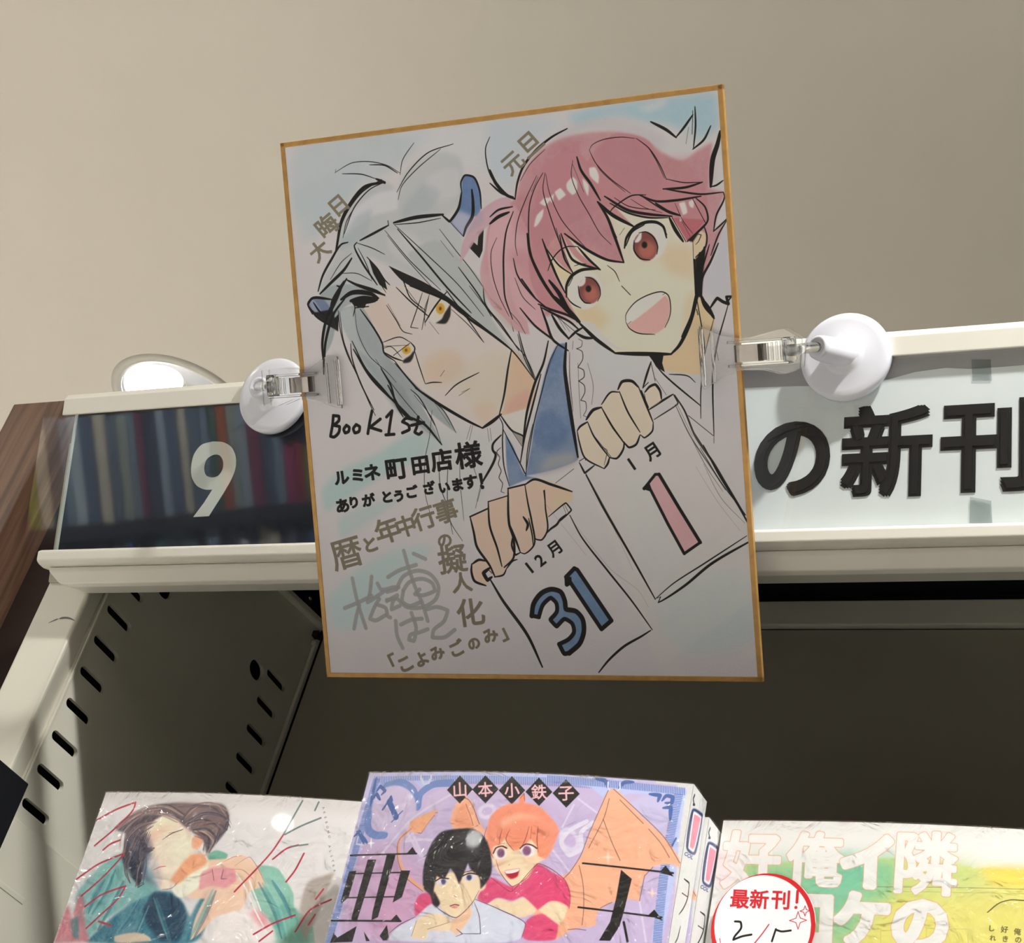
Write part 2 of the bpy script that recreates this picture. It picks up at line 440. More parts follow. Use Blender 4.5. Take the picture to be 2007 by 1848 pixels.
# ================================================================ shelf unit
shelf = thing('display_shelf', 'ivory steel display shelf unit with slotted side panel behind the books', 'shelf', Matrix.Translation((-0.705, 0.70, 0)))
bpy.context.view_layer.update()
INV = Matrix.Translation((0.705, -0.70, 0))
def sbox(name, lo, hi, material, bevel=0.0, seg=2):
    o = box(name, lo, hi, material, shelf, bevel, seg); o.data.transform(INV); return o
# front post, rounded front edges
sbox('post', (-0.7415, 0.700, 0.0), (-0.7062, 0.7135, 2.06), M['ivory'], 0.0022, 3)
# slotted side panel standing in the plane x = -0.7048
holes = []
for k in range(18): holes.append(capsule(0.7318, 2.0047 - 0.02218 * k, 0.0266, 0.0060))
for k in range(18): holes.append(capsule(0.9013, 2.0414 - 0.02218 * k, 0.0262, 0.0060))
for (cy_, cz_) in ((0.7594, 2.0241), (0.8767, 2.0346)):
    holes.append([(cy_ + 0.0090 * math.cos(a), cz_ + 0.0068 * math.sin(a)) for a in [2 * math.pi * i / 20 for i in range(20)]])
PM = Matrix(((0, 0, 1, -0.7062), (1, 0, 0, 0), (0, 1, 0, 0), (0, 0, 0, 1)))
sp = flat_holes('slotted_side_panel', [(0.7120, 0.9), (0.9315, 0.9), (0.9315, 2.1035), (0.845, 2.094), (0.7120, 2.078)], holes, 0.0028, M['ivory'], shelf, INV @ PM)
sbox('panel_lip', (-0.7050, 0.7128, 0.9), (-0.7038, 0.7148, 2.06), M['ivory'], 0.0005)
# lip along the top edge of the side panel
o = prism('top_flange', [(0.845, 2.0925), (0.9315, 2.1020), (0.9315, 2.1065), (0.845, 2.0970)], -0.7062, -0.6985, M['ivory'], shelf, 0.0006, axes=(1, 2, 0)); o.data.transform(INV)
sbox('corner_latch', (-0.7045, 0.9215, 2.0915), (-0.6995, 0.9285, 2.0965), M['dark'], 0.0008)
sbox('corner_latch', (-0.7045, 0.924, 2.086), (-0.701, 0.930, 2.0895), M['ivory'], 0.0008)
sbox('corner_strip', (-0.7045, 0.9265, 0.9), (-0.7015, 0.9305, 2.098), M['ivory'], 0.0006)
sbox('back_panel', (-0.700, 0.9300, 0.9), (1.30, 0.9330, 2.1015), M['ivory_shade'], 0.0008)
sbox('back_rail', (-0.700, 0.9270, 2.1032), (1.30, 0.9330, 2.1218), M['ivory'], 0.0008)
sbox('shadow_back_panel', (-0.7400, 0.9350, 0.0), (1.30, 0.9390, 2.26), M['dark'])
sbox('outer_panel', (-0.7215, 0.7160, 0.0), (-0.7136, 0.9340, 2.130), M['dark'])
sbox('top_board', (-0.7215, 0.7400, 2.1312), (1.30, 0.9345, 2.1400), M['dark'])
sbox('top_board_fold', (-0.7100, 0.9090, 2.1296), (1.30, 0.9345, 2.1314), M['black'])
o = prism('added_light_stop', [(0.655, 2.0760), (0.744, 2.1300), (0.744, 2.1345), (0.655, 2.0800)], -0.7215, 1.30, M['dark'], shelf, 0, axes=(1, 2, 0)); o.data.transform(INV)  # unseen plate added to stop lamp light leaking over the header
sbox('added_end_panel', (1.30, 0.69, 0.0), (1.31, 0.9345, 2.14), M['dark'])  # unseen end added to keep outside light from entering sideways
sbox('slot_backing', (-0.7125, 0.7150, 1.0), (-0.7095, 0.7480, 1.832), M['ivory_shade'])
# dark bolt high on the outer panel
lathe('bolt_head', [(0.0, 0.004), (0.0062, 0.004), (0.0082, 0.0018), (0.0082, 0.0)], M['bolt'], shelf, 24, INV @ Matrix.Translation((-0.7137, 0.9147, 2.1205)) @ Matrix.Rotation(math.pi / 2, 4, 'Y'))
lathe('bolt_core', [(0.0, 0.0052), (0.002, 0.005), (0.0026, 0.004)], M['chrome'], shelf, 16, INV @ Matrix.Translation((-0.7137, 0.9125, 2.1190)) @ Matrix.Rotation(math.pi / 2, 4, 'Y'))
# short curved slit cut in the post
bm = bmesh.new(); pr = []
for i in range(13):
    t = i / 12; x = -0.7265 + 0.0195 * t; z = 1.9575 + 0.0042 * math.sin(math.pi * (0.08 + 0.80 * t)) + 0.001 * t
    w = 0.00055 * (0.4 + math.sin(math.pi * t)); w = 0.0001 if i == 4 else w
    pr.append((bm.verts.new((x, 0.69985, z - w)), bm.verts.new((x, 0.69985, z + w))))
for a, b in zip(pr, pr[1:]): bm.faces.new((a[0], b[0], b[1], a[1]))
o = from_bm('curved_slit', bm, M['bolt'], shelf); o.data.transform(INV)
# shelf boards out of frame below, carrying the books
sbox('shelf_board', (-0.702, 0.47, 1.575), (1.30, 0.9295, 1.5845), M['dark'], 0.001)  # unseen, coloured dark to cut light bouncing up inside
sbox('shelf_bracket', (-0.7047, 0.716, 1.56), (-0.7030, 0.790, 1.838), M['ivory'], 0.0004)
sp_b = sbox('slotted_bracket_edge', (-0.7049, 0.7152, 1.800), (-0.7026, 0.7500, 1.8035), M['ivory'], 0.0004)

plate = box('end_plate', (-0.7035, 0.56, 1.60), (-0.6995, 0.7125, 1.8570), M['black'], None, 0.0006)
plate.location = (0, 0, 0)
tag(plate, 'black end plate jutting from the front post at lower left', 'divider')

# wooden bookcase end beyond the shelf
wb = box('wooden_bookcase', (-0.9680, 0.800, 0.0), (-0.9155, 1.20, 2.2312), M['wood'], None, 0.0008)
tag(wb, 'dark walnut wooden bookcase end standing left of the ivory shelf', 'bookcase')
dk = box('gap_shade_board', (-0.9150, 0.840, 0.0), (-0.7420, 0.850, 2.215), mat('gap_shade_brown', (44, 32, 28), 0.6, noise=0.12, nscale=14))  # dark board put in for the shade of the gap
tag(dk, 'dark board added for the shade in the gap beside the wooden bookcase end', 'partition')

# ================================================================ header sign
SG = frame(*((0.00000, 0.65240, 2.03340), (1.00000, 0.00000, 0.00000), (0.00000, 0.37461, -0.92718)))
sign = thing('header_sign', 'tilted header sign with cream rails, number 9 and black lettering', 'sign', SG)
XL, XR = -0.7258, 1.30
def rail(name, prof, x0, x1, parent, material):
    # prof: (y up, z out) pairs
    return prism(name, prof, x0, x1, material, parent, 0.0, axes=(1, 2, 0))
def rounded(prof, r=0.0008, n=3):
    out = []; k = len(prof)
    for i in range(k):
        p0 = Vector(prof[i - 1]); p1 = Vector(prof[i]); p2 = Vector(prof[(i + 1) % k])
        a = (p0 - p1); b = (p2 - p1); ra = min(r, a.length / 2.2, b.length / 2.2)
        A = p1 + a.normalized() * ra; B = p1 + b.normalized() * ra
        for j in range(n + 1):
            t = j / n; q = A * (1 - t) ** 2 + p1 * 2 * t * (1 - t) + B * t * t; out.append((q.x, q.y))
    return out
rail('top_rail', rounded([(0.0398, 0.0006), (0.0500, 0.0006), (0.0512, -0.0008), (0.0535, -0.0020), (0.0535, -0.022), (0.0480, -0.022), (0.0400, -0.0012)], 0.0006), XL, XR, sign, M['rail'])
rail('bottom_rail', rounded([(-0.0454, -0.0004), (-0.0470, 0.0032), (-0.0528, 0.0034), (-0.0545, 0.0010), (-0.0560, -0.0035), (-0.0560, -0.022), (-0.0454, -0.022)], 0.0009), XL, XR, sign, M['rail'])
# lower moulding, its left end cut back in a curve
prof = rounded([(-0.0560, -0.0015), (-0.0585, -0.0008), (-0.0660, -0.0026), (-0.0675, -0.006), (-0.0675, -0.024), (-0.0560, -0.024)], 0.0008)
bm = bmesh.new()
def cut(y): t = max(0, (-0.0560 - y) / 0.0115); return -0.7195 + 0.0165 * (1 - math.sqrt(max(0, 1 - min(t, 1) ** 1.4)))
ra = [bm.verts.new((cut(y), y, z)) for y, z in prof]; rb = [bm.verts.new((XR, y, z)) for y, z in prof]
bm.faces.new(ra); bm.faces.new(rb[::-1])
for i in range(len(prof)): bm.faces.new((ra[i], ra[(i + 1) % len(prof)], rb[(i + 1) % len(prof)], rb[i]))
from_bm('lower_moulding', bm, M['rail'], sign)
box('sign_plate', (-0.7190, -0.0470, -0.0075), (-0.4000, 0.0420, -0.0042), M['plate'], sign)
box('plate_edge', (-0.7196, -0.0470, -0.0078), (-0.7172, 0.0420, -0.0038), M['plate_edge'], sign, 0.0004)
box('backing_sheet', (-0.4000, -0.0470, -0.0075), (XR, 0.0420, -0.0046), M['backing'], sign)
box('back_housing', (-0.7000, -0.0500, -0.0300), (XR, 0.0460, -0.0080), M['ivory_shade'], sign, 0.001)
box('support_arm', (-0.7400, -0.0600, -0.0420), (-0.7100, 0.0300, -0.0250), M['ivory_shade'], sign, 0.001)
pt = [(-306.39, -29.98), (-281.85, -29.72), (-257.88, -28.93), (-231.88, -27.18), (-211.68, -29.49), (-199.29, -32.28), (-184.55, -33.31), (-172.4, -31.92), (-158.05, -31.91), (-146.97, -32.12), (-134.62, -32.23)]
outline = [(x / 1000, -y / 1000) for x, y in pt]
outline = [(-0.4000, 0.0300)] + outline + [(XR, 0.0310), (XR, -0.0470), (-0.4000, -0.0470)]
flat_holes('paper_insert', outline, [], 0.0003, M['paper'], sign, Matrix.Translation((0, 0, -0.0040)))
tp = [(-172.23, -36.54), (-163.1, -35.86), (-162.5, -25.08), (-171.59, -25.7), (-171.95, 31.63), (-162.05, 33.97), (-161.46, 44.75), (-172.0, 44.43)]
for a in (0, 4):
    flat_holes('clear_tape', [(x / 1000, -y / 1000) for x, y in tp[a:a + 4]], [], 0.0001, M['tape'], sign, Matrix.Translation((0, 0, -0.0034)))
def smooth_loop(pts):
    q = spline(np.array(pts), True, 0.3); return [(x / 1000, -y / 1000) for x, y in q]
def nine_loop(pts, sharp):
    return [(x / 1000, -y / 1000) for x, y in pts]
no = [(-612.6, -18.26), (-604.87, -17.31), (-598.71, -13.97), (-594.97, -8.19), (-594.06, -1.18), (-595.86, 5.16), (-600.22, 13.51), (-608.54, 27.15), (-619.6, 27.33), (-613.21, 18.9), (-608.48, 11.17), (-613.81, 10.96), (-619.9, 8.46), (-624.48, 2.88), (-625.9, -3.69), (-624.91, -11.25), (-620.61, -16.49)]
ni = [(-610.71, -10.02), (-606.44, -9.39), (-603.53, -5.9), (-603.04, -1.04), (-605.58, 2.93), (-609.86, 3.82), (-614.4, 2.23), (-616.35, -2.17), (-615.37, -7.32)]
half = spline(np.array(no[:7] ), False, .4); half2 = spline(np.array(no[10:] + no[:1]), False, .4)
outer9 = [(x / 1000, -y / 1000) for x, y in list(half) + no[7:10] + list(half2)[:-1]]
flat_holes('number_nine', outer9, [smooth_loop(ni)], 0.0003, M['digit'], sign, Matrix.Translation((0, 0, -0.0039)))
for ch, a0, a1, b0, b1 in [('の', -278.94, -240.05, -10.42, 28.17), ('新', -234.58, -190.07, -16.26, 30.42), ('刊', -186.25, -142.77, -16.06, 29.71)]:
    cu = bpy.data.curves.new('letter', 'FONT'); cu.body = ch; cu.size = 1.0; cu.resolution_u = 6; cu.extrude = 0.004
    o = bpy.data.objects.new('t', cu); col.objects.link(o)
    me = bpy.data.meshes.new_from_object(o.evaluated_get(bpy.context.evaluated_depsgraph_get())); bpy.data.objects.remove(o)
    me.materials.clear()
    bm = bmesh.new(); wt = {'の': 0.042, '新': 0.031, '刊': 0.036}[ch]; k = 0
    ring = [(math.cos(i * math.pi / 6), math.sin(i * math.pi / 6)) for i in range(12)] if ch == 'の' else [(a, b) for a in (-1, 0, 1) for b in (-1, 0, 1) if (a or b)]
    for a, b in [(0, 0)] + ring + [(a * .5, b * .5) for a, b in ring]:
        t2 = me.copy(); t2.transform(Matrix.Translation((a * wt, b * wt, 0.00002 * k))); bm.from_mesh(t2); bpy.data.meshes.remove(t2); k += 1
    me = bpy.data.meshes.new('letter'); bm.to_mesh(me); bm.free()
    P = np.array([v.co[:] for v in me.vertices]); lo = P.min(0); hi = P.max(0)
    for v in me.vertices:
        v.co = ((a0 + (v.co.x - lo[0]) / (hi[0] - lo[0]) * (a1 - a0)) / 1000, (-b1 + (v.co.y - lo[1]) / (hi[1] - lo[1]) * (b1 - b0)) / 1000, -0.0036 + (0.00015 if v.co.z > 0.002 else 0) + 0.000003 * round((v.co.z % 0.004) / 0.00002))
    link('letter', me, M['ink'], sign)
prism_sheet = print_sheet('clear_cover', -0.7430, XR, 0.0415, -0.0485, -0.0018, M['cover'], sign)

# lint caught on the sign's top edge
bm = bmesh.new()
for k in range(7):
    x0 = -0.646 + 0.0012 * k * random.random() * 2; p = Vector((x0, 0.0536, -0.004)); d = Vector((random.uniform(-1, 1), 0.9, random.uniform(-.2, .4))).normalized()
    prev = None
    for i in range(6):
        q = p + d * 0.0009 * i + Vector((0.0008 * math.sin(i * 1.1 + k), 0, 0)); w = 0.00014
        ring = [bm.verts.new(q + Vector(c) * w) for c in ((1, 0, 0), (-.5, 0, .87), (-.5, 0, -.87))]
        if prev:
            for j in range(3): bm.faces.new((prev[j], ring[j], ring[(j + 1) % 3], prev[(j + 1) % 3]))
        prev = ring
lint = from_bm('lint_tuft', bm, M['lint']); lint.matrix_world = SG
tag(lint, 'tiny tuft of pale lint on top of the sign beside the downlight', 'lint')

# ================================================================ signed illustration board
CARD = '''
f;112,165 407,-12 1155,22 1806,73 1417,361 798,632 301,1044 168,833 87,559;150,172,186;0.55;400;0.4;1
f;87,559 554,345 989,210 798,632 353,983 141,1096;150,172,186;0.35;287;0.3;1
f;1303,14 2449,-15 2647,72 2594,690 2122,514 1714,291;176,186,198;0.5;439;0.3;1
f;3253,109 3604,59 4168,63 4772,73 4762,393 4551,485 4355,345 4083,261 3738,167 3305,182;128,172,196;0.85;307;0.5;1
f;2424,78 3020,94 3247,175 2929,299 2653,565 2632,808 2384,536;158,178,196;0.7;369;0.3;1
f;4025,110 4266,62 4276,115 4090,170 3954,115;196,190,196;0.6;199;0.3;1
f;4506,1863 4669,1510 4795,1262 4795,1652 4800,1965 4581,1974;166,172,192;0.6;297;0.3;1
f;135,3674 425,3463 803,3333 1343,3112 1680,3256 1350,3385 880,3554 392,3800 162,3911;136,178,182;0.7;263;0.4;1
f;305,4004 619,3866 855,3815 1188,3739 600,4071 317,4223;150,180,186;0.6;262;0.3;1
f;81,4905 458,4557 1153,4296 1424,4326 833,4761 400,5160 171,5159;150,186,192;0.65;295;0.4;1
f;3822,4924 4471,4601 4772,4665 4776,5259 4102,5410 3850,5183;160,186,196;0.55;415;0.4;1
f;3519,3675 3762,3624 4179,4356 4499,4214 3831,4803 3559,4191;176,186,190;0.45;364;0.3;1
f;3347,2335 3843,2449 3898,2668 3460,2750 3269,2575;176,184,194;0.5;311;0.2;1
f;4041,2650 4594,2710 4793,2802 4756,3328 4431,3046;172,176,188;0.35;355;0.2;1
f;1415,3029 1957,3141 2184,3208 2058,3768 1628,4184 1378,3601;172,180,186;0.55;334;0.3;1
f;309,1576 423,1360 562,1187 617,942 791,710 1016,550 1197,517 1345,662 1405,488 1785,299 2063,381 2061,888 1843,930 2034,1191 1983,1442 2275,1987 2050,1970 1732,1678 1174,1385 918,1258 1100,1692 1003,1619 704,1595 496,1854 405,1847 394,1650;158,168,176;0.75;201;0.3;1
f;814,777 1097,636 1334,622 1316,814 1015,862 700,1015 637,1049;186,188,202;0.8;140;0.2;1
f;1660,566 1913,466 2052,506 2001,755 1784,784 1674,721;182,184,196;0.55;163;0.2;1
f;1374,820 1657,592 1819,711 1660,874 1335,919;142,156,168;0.6;220;0.3;1
f;1175,1060 1425,1057 1729,1394 2010,1777 1868,1766 1462,1448 1188,1230;178,180,190;0.6;139;0.2;1
f;565,1161 838,845 1023,785 904,1087 688,1145;140,158,170;0.5;170;0.2;1
f;2265,2988 2391,2590 2474,2331 2588,2422 2703,2664 2621,2923 2510,2986;196,166,142;1;81;0.2;1
f;2351,2880 2638,2729 2609,2894 2359,2971;196,142,138;0.6;189;0.2;1
f;786,1801 927,1698 1131,1600 1387,1607 1618,1682 1917,1846 2129,2071 2417,2286 2467,2344 2391,2590 2297,2975 2069,3107 1818,2950 1564,2795 1384,2671 1240,2491 1139,2370 1003,2261 996,2161 930,1998;190,182,182;1;42;0.15;1
f;799,1831 1060,1666 1112,1798 1252,2022 1260,2108 1013,2162 930,1998;190,166,156;0.5;282;0.2;1
f;1491,2379 1640,2304 1874,2319 1937,2492 1769,2622 1470,2605;192,164,138;0.6;332;0.2;1
f;1769,2622 2180,2367 2457,2358 2352,2866 2089,3063 1984,2846;188,180,156;0.5;384;0.2;1
f;1980,2888 2215,2859 2282,2974 2071,3090;196,164,144;0.45;246;0.2;1
f;2311,2990 2621,2923 2553,3197 2511,3335 2406,3135;190,188,186;1;27;0;1
f;2325,3187 2393,3288 2511,3601 2667,3635 2545,3644 2326,3714 2314,3495;84,112,158;1;27;0.4;1
f;2973,2317 3063,2309 3028,2560 3037,2904 3088,3360 3095,3464 2834,3557 2515,3608 2596,3339 2674,3036 2808,2601 2898,2414;84,112,158;1;26;0.5;1
f;2656,3341 3088,3181 3088,3457 2803,3570 2528,3602;110,128,158;0.6;241;0.5;1
f;2753,3443 3086,3388 3077,3498 2849,3558 2650,3592;166,158,150;0.6;240;0.5;1
f;2699,3010 2898,2965 3009,3246 2819,3376 2644,3299;66,96,146;0.6;240;0.6;1
f;2082,566 2118,558 2200,592 2252,717 2250,906 2208,978 2152,973 2071,1092 2036,1165 1907,1006 2004,882 2053,734;72,104,160;1;27;0.3;1
f;1907,1006 2002,907 2145,972 2071,1092 2035,1172;166,166,192;0.85;135;0.2;1
f;166,1692 218,1642 453,1674 413,1848 268,1837 197,1768;92,112,152;1;29;0.2;1
f;174,1682 229,1643 451,1675 476,1763 501,2011 379,1901 221,1802;96,112,150;1;29;0.3;1
f;184,1668 236,1658 309,1765 367,1856 223,1788;140,150,178;0.7;58;0;1
f;308,1606 466,1532 777,1557 963,1658 821,1775 694,1737 556,1798 406,2135 300,2273 357,1957 426,1760;140,152,160;1;29;0.2;1
f;523,1796 790,1759 904,1939 996,2161 1027,2263 1240,2491 1416,2673 1608,2826 1777,3140 1519,2935 1333,2704 1510,3034 1609,3260 1335,3025 1182,2946 996,2677 788,2456 652,2166 544,1913;136,148,156;1;34;0.35;1
f;538,1811 675,1764 710,1911 751,2158 987,2432 1188,2875 997,2663 761,2404 652,2166 539,1970;168,176,184;0.6;114;0.2;1
f;650,2180 881,2512 1050,2795 1212,2962 1609,3253 1498,3162 1356,2969 1210,2647 971,2431 835,2308;118,130,140;0.45;142;0.2;1
f;1805,1697 1553,1522 1385,1282 1712,1172 1974,1376 2226,1675 2250,1927 2421,2244 2558,2420 2688,2663 2658,2481 2475,2324 2160,2073 1917,1846;156,164,170;0.9;82;0.2;1
f;2226,1675 2427,1471 2625,1625 2839,1725 2589,2049 2505,1974 2639,2177 2433,2107 2323,1960;172,166,160;0.7;134;0.2;1
f;1565,1917 1702,1801 1812,1795 1837,1867 1769,2010 1651,2015 1605,1991;196,188,186;1;14;0;1
f;1761,1869 1756,1890 1743,1907 1726,1918 1706,1921 1688,1915 1673,1902 1663,1883 1661,1861 1667,1840 1680,1823 1697,1812 1717,1809 1735,1815 1750,1828 1760,1847;196,150,40;1;16;0;1
f;1727,1866 1725,1873 1721,1879 1716,1883 1710,1884 1704,1882 1699,1878 1696,1871 1696,1864 1698,1856 1702,1850 1707,1846 1713,1845 1719,1847 1724,1852 1727,1858;96,60,26;1;27;0;1
f;1035,2263 1267,2208 1374,2258 1361,2313 1315,2375 1234,2384 1141,2342;192,186,184;1;14;0;1
f;1337,2262 1332,2278 1319,2291 1302,2299 1282,2301 1263,2297 1247,2286 1237,2272 1235,2255 1240,2239 1253,2226 1270,2218 1290,2216 1309,2221 1325,2231 1335,2246;196,150,40;1;17;0;1
f;1295,2261 1294,2267 1290,2272 1285,2275 1280,2275 1274,2274 1270,2270 1267,2265 1267,2259 1268,2253 1272,2248 1277,2245 1283,2244 1288,2246 1292,2249 1295,2255;96,60,26;1;28;0;1
f;1754,1917 1833,1825 1814,1950 1760,2019 1643,2007 1718,1971;k;0.9;27;0;1
f;1235,2369 1329,2311 1365,2271 1360,2328 1314,2384 1234,2388;k;0.9;28;0;1
k;1805,1697 1703,1787 1616,1879 1526,1992;k;1;86;b;1
k;1600,1709 1557,1832 1480,2066;k;1;44;b;1
k;1523,2027 1529,1872 1589,1736;k;1;36;b;1
k;1522,1688 1444,1851 1355,2029 1442,2047;k;1;48;b;1
k;1097,1782 1195,1946 1264,2065 1365,2101;k;1;49;b;1
k;1115,1770 1237,2006;k;1;33;b;1
k;1013,2162 1226,2122 1341,2184;k;1;49;b;1
k;1009,2202 1315,2211;k;1;45;b;1
k;1006,2226 1105,2211 1223,2333;k;1;37;b;1
k;1129,2305 1332,2191;k;1;70;b;1
k;1019,2262 1127,2327 1235,2369;k;1;80;b;1
k;1341,2184 1383,2244 1361,2313;k;1;70;b;1
k;1374,2258 1409,2402 1469,2619;k;1;57;b;1
k;1469,2619 1549,2609 1659,2616;k;1;61;b;1
k;1649,2552 1702,2494;k;1;36;b;1
k;1686,2752 1813,2653 2088,2540;k;1;65;b;1
k;1843,2761 1974,2694;k;1;36;b;1
k;1877,2728 1966,2697;k;1;28;b;1
k;1574,1991 1672,2122;k;1;32;b;1
k;2468,2331 2412,2521 2343,2796 2273,2988;k;1;103;b;1
k;2297,2975 2199,3040 2077,3105;k;1;177;b;1
k;2077,3105 1936,3034 1593,2825 1353,2655;k;1;157;b;1
k;1353,2655 1239,2505 1137,2385;k;1;70;b;1
k;786,1801 929,2013 1011,2176 1022,2270 1139,2363;k;1;99;b;1
k;1139,2363 1239,2505 1384,2671 1532,2793;k;1;89;b;1
k;1387,1607 1631,1711 1826,1811 2028,1994 2216,2133 2459,2330;k;1;127;b;1
k;1805,1697 1930,1874 2160,2073 2473,2345 2703,2664;k;1;77;b;1
k;1791,1682 1998,1977 2168,2241;k;1;60;b;1
k;1835,1881 2022,2063 2161,2233;k;1;36;b;1
k;1226,1608 1372,1761 1578,1939;k;1;70;b;1
k;1323,1602 1548,1923;k;1;44;b;1
k;2057,1661 2291,1985 2481,2248 2618,2424 2712,2651;k;1;43;b;1
k;2210,1674 2218,1855 2375,2075 2549,2350;k;1;76;b;1
k;2276,1804 2388,1923 2329,1891;k;1;104;b;1
k;2402,1759 2447,1942 2638,2183;k;1;43;b;1
k;2548,2184 2590,2394 2690,2649;k;1;51;b;1
k;2454,1859 2505,2153;k;1;67;b;1
k;2437,1706 2435,1899 2500,2029;k;1;35;b;1
k;426,1760 340,1956 298,2127 290,2287;k;1;164;b;1
k;447,1718 579,1555 532,1537;k;1;142;b;1
k;617,1674 470,1821 342,2101 308,2274 291,2447;k;1;152;b;1
k;567,1684 705,1623 931,1655 1007,1704;k;1;249;b;1
k;680,1707 829,1697 990,1717;k;1;316;b;1
k;725,1754 825,1733 972,1730;k;1;216;b;1
k;695,1723 724,1768 697,1867;k;1;62;b;1
k;722,1782 886,1780;k;1;130;b;1
k;523,1796 528,1998 579,2233 687,2486 818,2826 859,2915;k;1;67;b;1
k;637,2150 639,2295 713,2560 848,2857;k;1;81;b;1
k;664,2210 847,2525 1159,2844 1291,2980;k;1;130;b;1
k;538,1811 557,2116 634,2353;k;1;46;b;1
k;721,1796 731,2027 838,2279 1062,2494 1135,2585;k;1;33;b;1
k;656,2123 792,2420 968,2633 1172,2874 1262,2950;k;1;90;b;1
k;915,2327 1070,2581 1300,2881 1504,3105;k;1;33;b;1
k;971,2431 1068,2610 1113,2813 1182,2946;k;1;109;b;1
k;1035,2608 1200,2918 1415,3029 1601,3252;k;1;140;b;1
k;1296,2666 1377,2742 1540,3050;k;1;61;b;1
k;1331,2725 1515,2977 1601,3252;k;1;33;b;1
k;1532,2793 1649,2899 1777,3140;k;1;44;b;1
k;1561,2823 1714,3058;k;1;29;b;1
k;930,1998 1010,2190;k;1;62;b;1
k;2265,2988 2304,3074 2289,3241 2283,3494 2326,3707;k;1;68;b;1
k;2282,2974 2405,3148 2521,3210 2505,3314;k;1;95;b;1
k;2404,3155 2498,3307;k;1;59;b;1
k;2307,3130 2390,3316 2519,3601;k;1;68;b;1
k;2339,3201 2505,3587;k;1;43;b;1
k;2766,2599 2654,2897 2535,3224 2468,3473;k;1;102;b;1
k;2637,3090 2554,3365 2517,3615;k;1;51;b;1
k;2279,3185 2178,3278 2173,3334 2201,3378 2002,3695;k;1;134;b;1
k;2002,3695 1928,3920;k;1;36;b;1
k;2039,3626 1957,3850;k;1;36;b;1
k;2203,3350 2244,3408 2223,3477 2247,3549 2218,3618 2252,3676 2229,3760 2266,3775;k;1;39;b;1
k;2229,3407 2218,3350 2268,3310;k;1;32;b;1
k;1948,3070 1889,3209;k;1;28;b;1
k;1971,3071 1919,3224;k;1;28;b;1
k;2131,3107 2142,3248;k;1;28;b;1
k;2162,3109 2167,3235;k;1;28;b;1
k;1523,2892 1465,3175 1398,3387 1365,3745 1419,4034;k;1;29;b;1
k;1563,3322 1547,3679 1607,3896 1644,4184;k;1;36;b;1
k;1670,3369 1626,3682 1626,4040 1749,4255;k;1;36;b;1
k;1818,3305 1781,3545 1783,4044;k;1;25;b;1
k;1989,3312 1943,3480 1977,3623;k;1;24;b;1
f;2404,3155 2513,3216 2501,3307;120,118,120;0.7;54;0;1
k;627,372 831,297 1039,306 1240,367 1379,459;k;1;41;b;1
k;638,341 627,379;k;1;37;b;1
k;1036,338 1211,364 1350,456;k;1;61;b;1
k;708,394 938,425 1096,487;k;1;53;b;1
k;1096,487 1195,537 1166,527;k;1;148;b;1
k;1195,530 955,557 776,708 653,879 565,1161;k;1;193;b;1
k;1161,501 921,605 722,794 613,981 546,1192;k;1;88;b;1
k;1195,530 1012,589 817,751 670,1012;k;1;61;b;1
k;850,716 713,885 652,1050;k;1;45;b;1
k;1377,478 1419,335 1566,172;k;1;40;b;1
k;1324,647 1465,469 1714,291 2005,235;k;1;56;b;1
k;1332,725 1380,601 1554,453 1859,269;k;1;44;b;1
k;1195,925 1198,971;k;1;97;b;1
k;1198,971 1029,1033 851,1095;k;1;127;b;1
k;1259,951 1511,923 1829,922;k;1;193;b;1
k;1272,971 1535,977 1797,957;k;1;52;b;1
k;1814,927 1894,999 2004,882 2054,722;k;1;145;b;1
k;2054,722 2056,621 2104,560 2200,588 2252,717 2257,907;k;1;104;b;1
k;2169,708 2171,835 2152,973 2072,1080 2036,1159;k;1;175;b;1
k;1894,999 2036,1165;k;1;68;b;1
k;707,1101 630,1114 494,1260 371,1422 302,1576;k;1;129;b;1
k;741,1216 612,1297 458,1469;k;1;37;b;1
k;736,1268 635,1378 471,1496 322,1604;k;1;162;b;1
k;812,1111 779,1141 852,1318 1008,1567;k;1;108;b;1
k;821,1171 908,1362 953,1510;k;1;45;b;1
k;811,1117 984,1185 1126,1263;k;1;45;b;1
k;916,1271 1024,1398 1101,1522 1155,1579;k;1;80;b;1
k;1149,1018 1399,1339 1732,1678;k;1;44;b;1
k;1174,1072 1331,1281 1673,1686;k;1;36;b;1
k;1258,964 1620,1320 1936,1643 2191,1980;k;1;44;b;1
k;1297,1019 1546,1326 1806,1658 2053,1934;k;1;97;b;1
k;1773,1064 1939,1297 2091,1502 2278,1798;k;1;39;b;1
k;1777,1180 1904,1358;k;1;32;b;1
k;1952,1464 2153,1763 2275,1987;k;1;68;b;1
k;1173,1391 1307,1539 1378,1727 1540,1870;k;1;61;b;1
k;656,1472 552,1596 462,1735;k;1;151;b;1
k;453,1674 225,1643 166,1698 209,1809;k;1;120;b;1
k;213,1769 284,1828;k;1;63;b;1
k;586,1413 781,1430 952,1523;k;1;37;b;1
k;654,1485 769,1547 943,1614 1087,1678;k;1;151;b;1
f;936,1299 1024,1398 1101,1522 1121,1628 1037,1569 974,1446;k;0.95;14;0;0
f;1159,1383 1314,1462 1552,1585 1798,1747 2050,1970 1993,1966 1752,1776 1514,1673 1306,1552;k;0.95;14;0;1
f;668,1499 829,1552 1003,1619 1100,1692 912,1625 768,1560;k;0.95;14;0;1
f;694,1700 846,1685 993,1723 871,1740 836,1790 719,1754;k;0.95;14;0;1
f;452,1681 624,1483 584,1585 457,1787 405,1847;k;0.95;14;0;1
